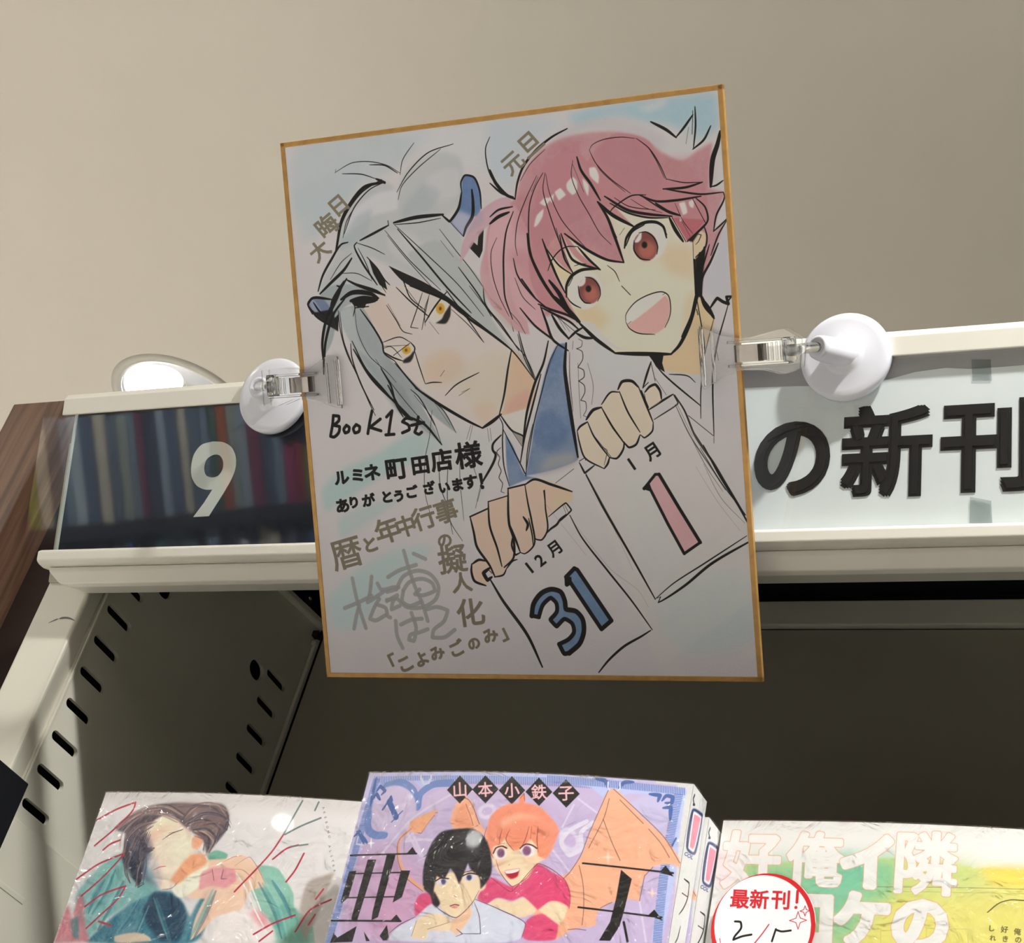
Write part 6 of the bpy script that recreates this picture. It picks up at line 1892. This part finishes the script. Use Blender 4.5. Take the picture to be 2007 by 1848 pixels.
k;51,791 555,772;34,32,32;1;49;n;0
k;72,972 536,952;34,32,32;1;48;n;0
f;48,772 109,768 102,965 53,1016 42,997;34,32,32;1;10;0;0
f;495,759 572,758 557,955 491,997;34,32,32;1;10;0;0
k;-11,1143 595,1129;34,32,32;1;65;n;0
f;511,1128 546,1082 604,1132;34,32,32;1;10;0;0
f;53,1232 94,1266 236,1177 232,1291 43,1304;34,32,32;1;10;0;0
f;489,1160 539,1268 489,1272 450,1241;34,32,32;1;10;0;0
f;309,1214 379,1280 348,1282;34,32,32;1;10;0;0
k;1883,635 2517,646;34,32,32;1;61;n;0
f;2423,650 2458,598 2524,669;34,32,32;1;9;0;0
k;1909,944 2489,956;34,32,32;1;60;n;0
f;2398,949 2431,908 2500,977;34,32,32;1;9;0;0
f;2159,658 2243,714 2229,932 2216,1045 2170,1149 2095,1155 2147,1022 2160,858;34,32,32;1;9;0;0
k;2240,1015 2261,1069 2288,1141;34,32,32;1;78;n;1
f;163,507 183,547 214,554 187,563 190,604 170,564 139,557 166,548;226,222,232;1;10;0;0
f;2042,518 2059,569 2112,573 2061,583 2063,634 2046,584 1993,580 2044,570;244,214,200;0.9;19;0;0
f;2390,755 2404,790 2441,795 2406,804 2405,839 2392,805 2355,800 2389,791;244,214,200;0.9;18;0;0
f;799,29 932,134 852,245 719,142;30,28,30;1;10;0;0
g;826,138;232,180,190;1;24;山;126,-11,36,122
f;1009,25 1139,129 1059,240 928,137;30,28,30;1;10;0;0
g;1034,133;232,180,190;1;24;本;124,-11,35,121
f;1222,27 1349,130 1269,240 1142,138;30,28,30;1;10;0;0
g;1246,134;232,180,190;1;24;小;123,-11,33,120
f;1434,30 1558,133 1479,242 1354,141;30,28,30;1;10;0;0
g;1457,137;232,180,190;1;23;鉄;121,-11,32,119
f;1642,33 1764,135 1685,243 1562,142;30,28,30;1;10;0;0
g;1663,138;232,180,190;1;23;子;119,-11,30,118
f;1228,784 1406,838 1553,664 1669,713 1774,761 1836,857 1846,955 1749,916 1621,988 1498,905 1428,937 1310,926 1233,977 1167,945 1162,881;214,72,118;1;19;0.15;1
f;790,913 695,937 677,1004 723,1121 862,1038 836,975;214,72,118;1;19;0.15;1
f;1586,1044 1674,1011 1790,1074 1793,1177 1571,1193 1528,1128;214,72,118;1;18;0.15;1
f;837,1177 952,1160 991,1235 913,1241;214,72,118;1;19;0;1
f;1244,981 1311,931 1430,946 1499,910 1621,988 1599,1016 1520,1048 1368,1013;244,208,176;1;19;0;1
f;1631,987 1711,919 1830,947 1828,1027 1800,1073 1674,1011;244,208,176;1;18;0;1
f;1186,600 1233,503 1506,489 1619,521 1602,624 1553,664 1507,768 1416,837 1337,787 1252,718;244,208,176;1;19;0;1
f;1322,677 1320,686 1311,694 1297,700 1278,702 1259,702 1243,698 1230,691 1225,682 1226,673 1235,665 1250,659 1268,656 1287,657 1304,661 1316,668;240,160,140;0.4;152;0;1
f;1547,637 1545,646 1536,653 1522,659 1504,662 1485,661 1469,657 1456,650 1451,642 1453,633 1461,625 1476,619 1494,616 1513,617 1529,621 1541,628;240,160,140;0.4;151;0;1
f;1117,432 1125,336 1197,256 1331,226 1473,244 1588,325 1663,407 1654,501 1638,567 1612,624 1551,609 1527,545 1467,491 1406,570 1359,581 1310,537 1273,501 1242,540 1197,562 1216,645 1158,564 1118,499;238,140,110;1;20;0.2;1
f;1314,193 1345,153 1363,191 1364,239 1332,231;238,140,110;1;20;0;1
f;1203,371 1349,307 1575,354 1493,339 1357,345 1232,408;248,186,160;0.7;117;0;1
k;1236,427 1233,503 1242,540;120,50,50;1;21;b;1
k;1295,424 1282,501 1359,581;120,50,50;1;21;b;1
k;1406,570 1429,493 1437,398;120,50,50;1;21;b;1
k;1467,491 1457,397;120,50,50;1;21;b;1
k;1505,395 1516,489 1545,581;120,50,50;1;21;b;1
k;1113,413 1111,490 1158,564 1216,645;120,50,50;1;22;b;1
k;1238,653 1286,735 1406,838 1490,778 1553,664;120,50,50;1;21;b;1
k;1408,847 1414,874;120,50,50;1;21;b;1
k;1228,784 1405,875 1562,663 1774,761 1841,884 1847,959;120,50,50;1;21;b;1
k;1324,192 1345,153 1362,210;120,50,50;1;22;b;1
f;1311,605 1310,620 1303,634 1289,644 1271,648 1252,646 1234,638 1220,625 1213,610 1213,594 1221,580 1235,570 1253,566 1272,568 1290,576 1303,589;232,226,232;1;19;0;1
f;1295,602 1296,614 1292,626 1284,633 1273,636 1262,635 1250,628 1242,617 1237,605 1236,592 1240,581 1248,573 1258,570 1270,572 1281,578 1290,589;120,78,110;1;19;0;1
f;1520,573 1519,589 1510,604 1494,614 1473,618 1451,616 1431,608 1416,595 1408,579 1409,562 1418,548 1434,538 1455,533 1477,535 1497,544 1512,557;232,226,232;1;19;0;1
f;1490,575 1490,588 1486,600 1477,608 1466,611 1453,609 1441,602 1432,591 1426,578 1426,564 1430,552 1439,544 1451,541 1463,543 1475,550 1485,561;130,84,120;1;19;0;1
k;1208,608 1219,570 1264,553 1302,566;90,40,50;1;51;n;1
k;1404,560 1437,530 1486,533 1529,554;90,40,50;1;50;n;1
f;1324,732 1431,708 1429,763 1385,786 1346,764;170,30,50;1;19;0;1
f;1324,732 1431,708 1428,725 1338,748;240,230,230;1;9;0;1
k;1228,546 1279,529;190,100,80;1;21;n;1
k;1344,689 1352,680;180,120,100;1;17;n;1
f;706,1094 811,995 921,1034 1088,1068 1140,955 1347,1006 1558,1090 1543,1195 519,1270 560,1196;206,212,230;1;19;0.1;1
f;800,912 779,867 800,791 1151,752 1172,880 1127,984 1032,1081 923,1043;244,208,176;1;19;0;1
f;1032,1081 1117,984 1144,1056 1062,1206 946,1133;236,190,160;1;19;0;1
f;723,1121 810,1069 930,1070 1012,1119 996,1175 839,1186 835,1247 713,1240;244,208,176;1;19;0;1
f;1160,872 1194,805 1206,859 1174,889;244,208,176;1;19;0;1
f;699,834 676,703 698,549 750,469 876,439 1018,437 1125,508 1204,655 1224,766 1192,842 1169,871 1141,789 1057,729 1026,684 1014,760 995,845 935,764 896,729 867,815 800,791 803,884 821,994 785,932 724,889;34,32,36;1;19;0;1
f;835,523 957,478 1090,529 1049,569 929,575;58,56,62;0.6;158;0;1
f;821,994 808,902 880,991 858,1020;34,32,36;1;19;0;1
k;654,657 687,626 688,588;60,50,70;1;24;b;1
k;677,788 688,750;60,50,70;1;24;b;1
k;995,429 1041,407;60,50,70;1;24;b;1
k;800,912 855,1011 926,1052 1032,1083 1126,979 1162,881;60,50,70;1;23;b;1
k;1148,946 1347,1006 1558,1090 1552,1194;60,50,70;1;23;b;1
k;706,1094 590,1157 525,1217;60,50,70;1;23;b;1
k;1142,965 1204,1061 1243,1184 1099,1194;60,50,70;1;23;b;1
k;1064,1215 1108,1194 1052,1162;60,50,70;1;23;b;1
k;723,1121 711,1231;60,50,70;1;23;b;1
k;827,1177 982,1121;60,50,70;1;23;b;1
f;902,825 902,834 895,843 882,851 865,856 847,858 830,856 818,851 811,843 811,834 818,825 831,818 848,812 866,811 883,813 895,818;214,210,228;1;19;0;1
f;886,831 886,838 884,845 878,850 871,852 863,851 856,847 850,841 846,833 846,825 848,818 854,813 861,811 869,813 877,817 882,823;60,60,96;1;19;0;1
f;1116,784 1115,793 1108,802 1094,810 1076,815 1056,817 1038,816 1025,811 1018,803 1019,794 1026,785 1040,777 1059,772 1078,770 1096,772 1109,777;214,210,228;1;19;0;1
f;1082,791 1083,799 1080,806 1074,811 1067,813 1058,812 1051,808 1045,801 1041,793 1041,785 1044,778 1049,773 1057,771 1065,772 1073,776 1079,783;60,60,96;1;19;0;1
k;804,828 835,807 905,808;k;1;43;n;1
k;1010,783 1055,762 1120,767;k;1;42;n;1
k;963,1004 996,992 1031,995;90,40,40;1;33;n;1
f;964,1005 1031,996 1016,1014 981,1016;200,130,120;1;19;0;1
k;975,929 997,937;160,110,90;1;21;n;1
k;1004,760 1070,742;k;1;21;n;1
'''
COVER_C = '''
f;-94,-62 3050,-172 3063,2587 207,2979;218,218,216;1;0;0;0
f;207,319 703,284 1246,246 1566,265 1817,285 2478,263 2537,2137 328,2399 182,631;206,206,120;1;55;0.3;0
f;184,320 701,272 1290,250 1308,455 1176,639 985,868 669,933 214,854;126,190,152;1;482;0.5;0
f;636,287 1031,257 1172,374 1035,515 855,658 761,597;112,186,160;0.8;326;0.5;1
f;1514,267 1837,284 1785,429 1587,549 1382,583 1314,411;186,206,130;0.9;449;0.5;1
f;1826,274 2380,268 2384,386 1884,380;232,206,88;0.9;238;0.3;1
f;1220,548 1686,478 2386,439 2403,914 1001,1017;216,208,112;0.8;517;0.3;1
k;1115,455 1907,417 2482,391;130,130,90;1;19;n;0
k;1161,485 2483,423;150,150,100;1;11;n;0
k;1502,716 1767,701 1773,793;180,176,110;1;15;n;0
k;1502,716 1510,811;180,176,110;1;15;n;0
k;1206,735 1215,831;180,176,110;1;15;n;0
k;1881,580 1953,511 2022,486 2132,485;60,50,30;1;29;n;1
g;249,288;214,158,128;1;211;好;442,3,37,444
g;249,288;222,222,220;1;166;好;442,3,37,444
g;707,272;214,158,128;1;206;俺;407,3,26,415
g;707,272;222,222,220;1;163;俺;407,3,26,415
g;1066,278;214,158,128;1;308;イ;417,3,21,431
g;1066,278;222,222,220;1;266;イ;417,3,21,431
g;1467,269;214,158,128;1;180;隣;436,3,13,458
g;1467,269;222,222,220;1;139;隣;436,3,13,458
g;1073,678;214,158,128;1;300;ケ;420,-4,21,427
g;1073,678;222,222,220;1;259;ケ;420,-4,21,427
g;1459,697;214,158,128;1;293;の;408,-4,13,420
g;1459,697;222,222,220;1;253;の;408,-4,13,420
g;686,713;214,158,128;1;306;ロ;432,-4,28,431
g;686,713;222,222,220;1;264;ロ;432,-4,28,431
g;1914,684;70,60,30;1;8;し;46,0,0,48
g;1924,746;70,60,30;1;8;れ;46,-1,0,48
g;1992,684;70,60,30;1;8;好;46,0,0,48
g;2001,746;70,60,30;1;8;き;46,-1,0,48
g;2072,692;70,60,30;1;8;俺;45,0,0,48
g;2080,746;70,60,30;1;8;の;45,-1,0,48
'''
STICKER = '''
f;-92,345 816,301 918,1234 54,1304;226,226,226;1;0;0;0
k;759,744 758,837 733,925 686,1003 621,1064 542,1105 453,1124 360,1119 270,1090 188,1039 119,968 70,883 44,789 42,692 65,600 113,519 180,455 264,413 356,395 452,403 544,436 625,491 691,564 736,651 759,744;190,28,36;1;154;n;1
g;216,584;188,30,40;1;35;最;142,2,10,141
g;357,581;188,30,40;1;34;新;141,2,9,140
g;509,580;188,30,40;1;34;刊;139,2,8,139
k;622,515 626,594;188,30,40;1;98;n;0
f;634,629 634,634 632,637 629,640 625,641 620,640 616,638 614,635 612,631 613,626 615,622 618,620 622,619 626,619 630,622 633,625;188,30,40;1;0;0;1
k;642,658 663,702 709,715 666,733 657,779 636,734 589,722 633,704 642,658;178,44,70;1;27;n;0
k;686,616 698,642 725,649 700,660 694,687 682,661 655,654 680,643 686,616;178,44,70;1;27;n;0
k;204,743 244,746 255,784 214,854 211,871 269,845 334,830;k;1;71;n;1
k;448,755 411,819 365,888;178,44,70;1;43;n;1
k;502,785 495,819 485,869;k;1;66;n;1
k;502,789 542,799 607,790;k;1;66;n;1
k;111,866 120,894;178,44,70;1;28;n;1
'''
SPINE = '''
f;-51,-2 336,-76 494,1015 28,1179;212,214,214;1;0;0;0
f;44,169 79,146 259,110 267,197 233,413 71,452 41,438;50,62,110;1;15;0;1
f;78,167 243,134 240,223 198,411 83,432;226,226,232;1;15;0;1
f;102,178 225,155 220,232 179,397 111,410;228,140,160;1;15;0;1
k;48,59 32,96 67,122;50,56,80;1;86;n;1
k;48,130 77,118;50,56,80;1;85;n;1
g;62,481;60,80,130;1;15;C;91,-22,-26,43
g;124,470;60,80,130;1;15;O;92,-22,-26,43
g;186,456;60,80,130;1;15;L;93,-22,-26,44
k;98,643 205,633 218,729 173,817 108,887;k;1;77;b;1
k;102,741 206,726;k;1;76;b;1
k;170,945 149,1036 117,1079;k;1;76;b;1
'''
BW, BH, BT = 0.128, 0.182, 0.0150
def cover_print(name, data, gain, seed):
    p = Painter(BW * 1000, BH * 1000, 6.2, (205, 205, 205), seed); p.run(data); return print_mat(name, p.image(name, gain), 0.35, coat=0.15)
def book(label, F, front, jacket, bow=0.004, spine=None):
    t = thing('manga_book', label, 'book', F)
    bf = lambda u: bow * math.sin(math.pi * u) 
    # body: pages with a bowed front, jacket boards and spine
    def slab(name, x0, x1, y0, y1, z0, z1, mtl):
        bm = bmesh.new(); n = 12; g = []
        for i in range(n + 1):
            u = i / n; x = x0 + (x1 - x0) * u; b = bf((x) / BW)
            g.append([bm.verts.new((x, y, z + b)) for y, z in ((y0, z0), (y1, z0), (y1, z1), (y0, z1))])
        for a, b in zip(g, g[1:]):
            for k in range(4): bm.faces.new((a[k], b[k], b[(k + 1) % 4], a[(k + 1) % 4]))
        bm.faces.new(g[0]); bm.faces.new(g[-1][::-1])
        return from_bm(name, bm, mtl, t)
    slab('page_block', 0.0012, BW - 0.0010, -BH + 0.001, -0.001, -BT + 0.0005, -0.0006, M['pages'])
    slab('front_board', 0.0, BW - 0.0003, -BH, 0.0, -0.0006, -0.0001, jacket)
    slab('back_board', 0.0, BW - 0.0003, -BH, 0.0, -BT, -BT + 0.0005, jacket)
    print_sheet('front_cover', 0.0, BW, 0.0, -BH, 0.00005, front, t, 16, bf, 2)
    sb = box('spine', (BW - 0.0006, -BH, -BT), (BW, 0.0, 0.0), M['jacket_white'], t, 0.0003)
    if spine:
        s_ = print_sheet('spine_print', 0, BT, 0, -BH, 0, spine, t); s_.data.transform(Matrix.Translation((BW + 0.00012, 0, 0)) @ Matrix.Rotation(math.pi / 2, 4, 'Y'))
    # shrink wrap: a slightly larger clear shell over front, sides and top
    bm = bmesh.new(); n = 28; m_ = 16; g = []
    rr = random.Random(len(label))
    for j in range(m_ + 1):
        row = []
        for i in range(n + 1):
            u = i / n; v = j / m_
            z = 0.0007 + bf(u) + (0.00025 * rr.random() if 0 < i < n and 0 < j < m_ else -0.0004)
            row.append(bm.verts.new((-0.0004 + (BW + 0.0008) * u, 0.0004 - (BH + 0.0008) * v, z)))
        g.append(row)
    for j in range(m_):
        for i in range(n): bm.faces.new((g[j][i], g[j + 1][i], g[j + 1][i + 1], g[j][i + 1]))
    top = [bm.verts.new((v.co.x, v.co.y + (0.0006 * rr.random()), -BT * 0.7)) for v in g[0]]
    for i in range(n): bm.faces.new((g[0][i], g[0][i + 1], top[i + 1], top[i]))
    rt = [bm.verts.new((r[-1].co.x + 0.0003 * rr.random(), r[-1].co.y, -BT)) for r in g]
    for j in range(m_): bm.faces.new((g[j][-1], g[j + 1][-1], rt[j + 1], rt[j]))
    w = from_bm('shrink_wrap', bm, M['wrap'], t, smooth=True); w['label'] = 'clear shrink wrap film'
    return t
FA = frame(*((-0.48710, 0.54000, 1.76835), (0.99995, 0.00000, 0.01000), (0.00998, 0.06599, -0.99777))); FB = frame(*((-0.34270, 0.51070, 1.76700), (0.99990, 0.00960, 0.01000), (0.00925, 0.07504, -0.99714))); FC = frame(*((-0.21258, 0.54000, 1.76910), (0.99993, 0.00000, 0.01200), (0.01197, 0.06997, -0.99748)))
book('wrapped comic with teal robed reclining figure and red brush lettering, left of the three', FA, cover_print('teal_figure_cover', COVER_A, 1.30, 5), M['jacket_white'], 0.003)
ps = Painter(BT * 1000, BH * 1000, 8, (214, 214, 216), 9); ps.run(SPINE); spm = print_mat('comic_spine', ps.image('comic_spine', 1.1), 0.35)
mb = cover_print('lilac_frame_cover', COVER_B, 1.18, 6)
b2 = book('lilac framed comic with black-haired and orange-haired pair, front copy in the middle', FB, mb, M['jacket_lilac'], 0.0045, spm)
b2b = b2.copy(); col.objects.link(b2b)
b2b['label'] = 'second copy of the lilac comic standing directly behind the front copy'
b2b['group'] = b2['group'] = 'copies of the lilac comic'
for ch in list(b2.children):
    if ch.name.startswith('shrink_wrap'): pass
    c2 = ch.copy(); col.objects.link(c2); c2.parent = b2b
b2b.matrix_world = Matrix.Translation((0.0012, 0.0166, -0.0040)) @ FB
bc = book('wrapped comic with white bubble lettering on green and yellow, right of the three', FC, cover_print('green_yellow_cover', COVER_C, 1.12, 8), M['jacket_white'], 0.003)
sx, sy, sr = (20.28,38.30,18.53)
q = Painter(2 * sr + 2, 2 * sr + 2, 9, (228, 228, 228), 2); q.run(STICKER, (sx - sr - 1, sy - sr - 1))
stm = print_mat('round_sticker_print', q.image('round_sticker_print', 1.15), 0.4)
bm = bmesh.new(); vs = [bm.verts.new(((sx + sr * math.cos(a)) / 1000, (-sy + sr * math.sin(a)) / 1000, 0.0)) for a in [2 * math.pi * i / 48 for i in range(48)]]
bm.faces.new(vs); ret = bmesh.ops.extrude_face_region(bm, geom=bm.faces[:])
for v in ret['geom']:
    if isinstance(v, bmesh.types.BMVert): v.co.z += 0.0002
stk = from_bm('round_sticker', bm, stm, bc); stk['label'] = 'white round sticker with red ring'
l = stk.data.uv_layers.new(name='UVMap'); S2 = (2 * sr + 2) / 1000
for lp in stk.data.loops:
    v = stk.data.vertices[lp.vertex_index].co; l.data[lp.index].uv = ((v.x - (sx - sr - 1) / 1000) / S2, 1 - (-v.y - (sy - sr - 1) / 1000) / S2)
for v in stk.data.vertices: v.co.z += 0.0012 + 0.003 * math.sin(math.pi * min(max(v.co.x / BW, 0), 1))

# ================================================================ bookcase across the aisle (seen mirrored in the sign)
A0 = Vector((-2.56, -1.03, 0)); B0 = Vector((-1.80, -1.60, 0))
ex = (A0 - B0).normalized(); nrm = Vector((-ex.y, ex.x, 0)); nrm = nrm if nrm.y > 0 else -nrm
ex = Vector((0, 0, 1)).cross(-nrm) * -1
LEN = (A0 - B0).length
ex = (A0 - B0).normalized()
mt = Matrix((ex, -nrm, Vector((0, 0, 1)))).transposed().to_4x4()
if mt.determinant() < 0: ex = -ex; org = A0; mt = Matrix((ex, -nrm, Vector((0, 0, 1)))).transposed().to_4x4()
else: org = B0
mt.translation = org
bcse = thing('tall_bookcase', 'tall dark bookcase across the aisle mirrored in the sign cover', 'bookcase', mt)
SH = [0.30, 0.72, 1.12, 1.465, 1.752, 2.06]
box('side_board', (-0.02, 0.0, 0.0), (0.0, 0.28, 2.40), M['steel_dark'], bcse); box('side_board', (LEN, 0.0, 0.0), (LEN + 0.02, 0.28, 2.40), M['steel_dark'], bcse)
box('back_board', (0, 0.27, 0.0), (LEN, 0.28, 2.40), M['steel_dark'], bcse)
for z in SH: box('shelf_board', (0, 0.0, z), (LEN, 0.27, z + 0.028), M['steel_dark'], bcse, 0.001)
pal = [(150, 166, 178), (176, 190, 198), (96, 112, 130), (200, 206, 208), (64, 92, 104), (120, 140, 158), (40, 84, 110), (214, 220, 224), (130, 60, 84), (70, 110, 100), (178, 96, 60), (50, 96, 150), (150, 160, 150), (196, 190, 170), (84, 100, 126), (60, 70, 90)]
hot = [(150, 36, 60), (170, 166, 60), (160, 44, 100), (130, 146, 64), (66, 126, 128)]
nmw = ['grey-blue', 'pale blue', 'slate', 'off-white', 'dark teal', 'steel blue', 'deep blue', 'white', 'plum', 'green', 'rust', 'bright blue', 'sage', 'cream', 'dusk blue', 'navy', 'crimson', 'lemon', 'magenta', 'olive', 'turquoise']
bmats = [mat('spine_%s' % nmw[i].replace('-', '_').replace(' ', '_'), c, 0.45, noise=0.06, nscale=12) for i, c in enumerate(pal + hot)]
far = []
for row, z in ((1.752 + 0.028, 1), (1.465 + 0.028, 0)):
    x = 0.03
    while x < LEN - 0.06:
        wdt = random.uniform(0.013, 0.027); z0, up = row, z
        h = random.uniform(0.205, 0.25) if random.random() < .8 else random.uniform(0.10, 0.14)
        if not up: h = random.uniform(0.20, 0.255)
        ci = random.choice([0, 0, 1, 2, 2, 3, 4, 5, 5, 6, 7, 8, 9, 10, 11, 12, 13, 14, 14, 15]) if h > .15 else 16 + random.randrange(5)
        o = box('shelved_book', (-wdt / 2 + 0.0005, 0.0, 0.0), (wdt / 2 - 0.0005, 0.17, h), bmats[ci], None, 0.0015)
        o.matrix_world = mt @ Matrix.Translation((x + wdt / 2, 0.012 + random.uniform(0, .012), row + 0.0002))
        far.append(((o.matrix_world.translation - A0).length, nmw[ci], 'upper' if up else 'lower', o))
        x += wdt + 0.0006
ORD = 'first second third fourth fifth sixth seventh eighth ninth tenth eleventh twelfth'.split()
cnt = {}
for dist, cn, rw, o in sorted(far, key=lambda q: (q[2], q[0])):
    k = cnt.get((cn, rw), 0); cnt[(cn, rw)] = k + 1
    tag(o, '%s volume mirrored in the sign, %s row, %s %s from left' % (cn, rw, ORD[k], cn), 'book', 'mirrored volumes on the %s row' % rw)
sl = bpy.data.lights.new('unseen_bookcase_strip', 'AREA'); sl.shape = 'RECTANGLE'; sl.size = LEN; sl.size_y = 0.04; sl.energy = 34.0; sl.color = (0.95, 0.98, 1.0)  # unseen strip lamp added to brighten the mirrored volumes
so = bpy.data.objects.new('unseen_bookcase_strip', sl); col.objects.link(so)
mid = org + ex * LEN / 2 + nrm * 0.42 + Vector((0, 0, 2.52)); tgt = org + ex * LEN / 2 + Vector((0, 0, 1.72))
so.location = mid; so.rotation_euler = (tgt - mid).to_track_quat('-Z', 'Y').to_euler()
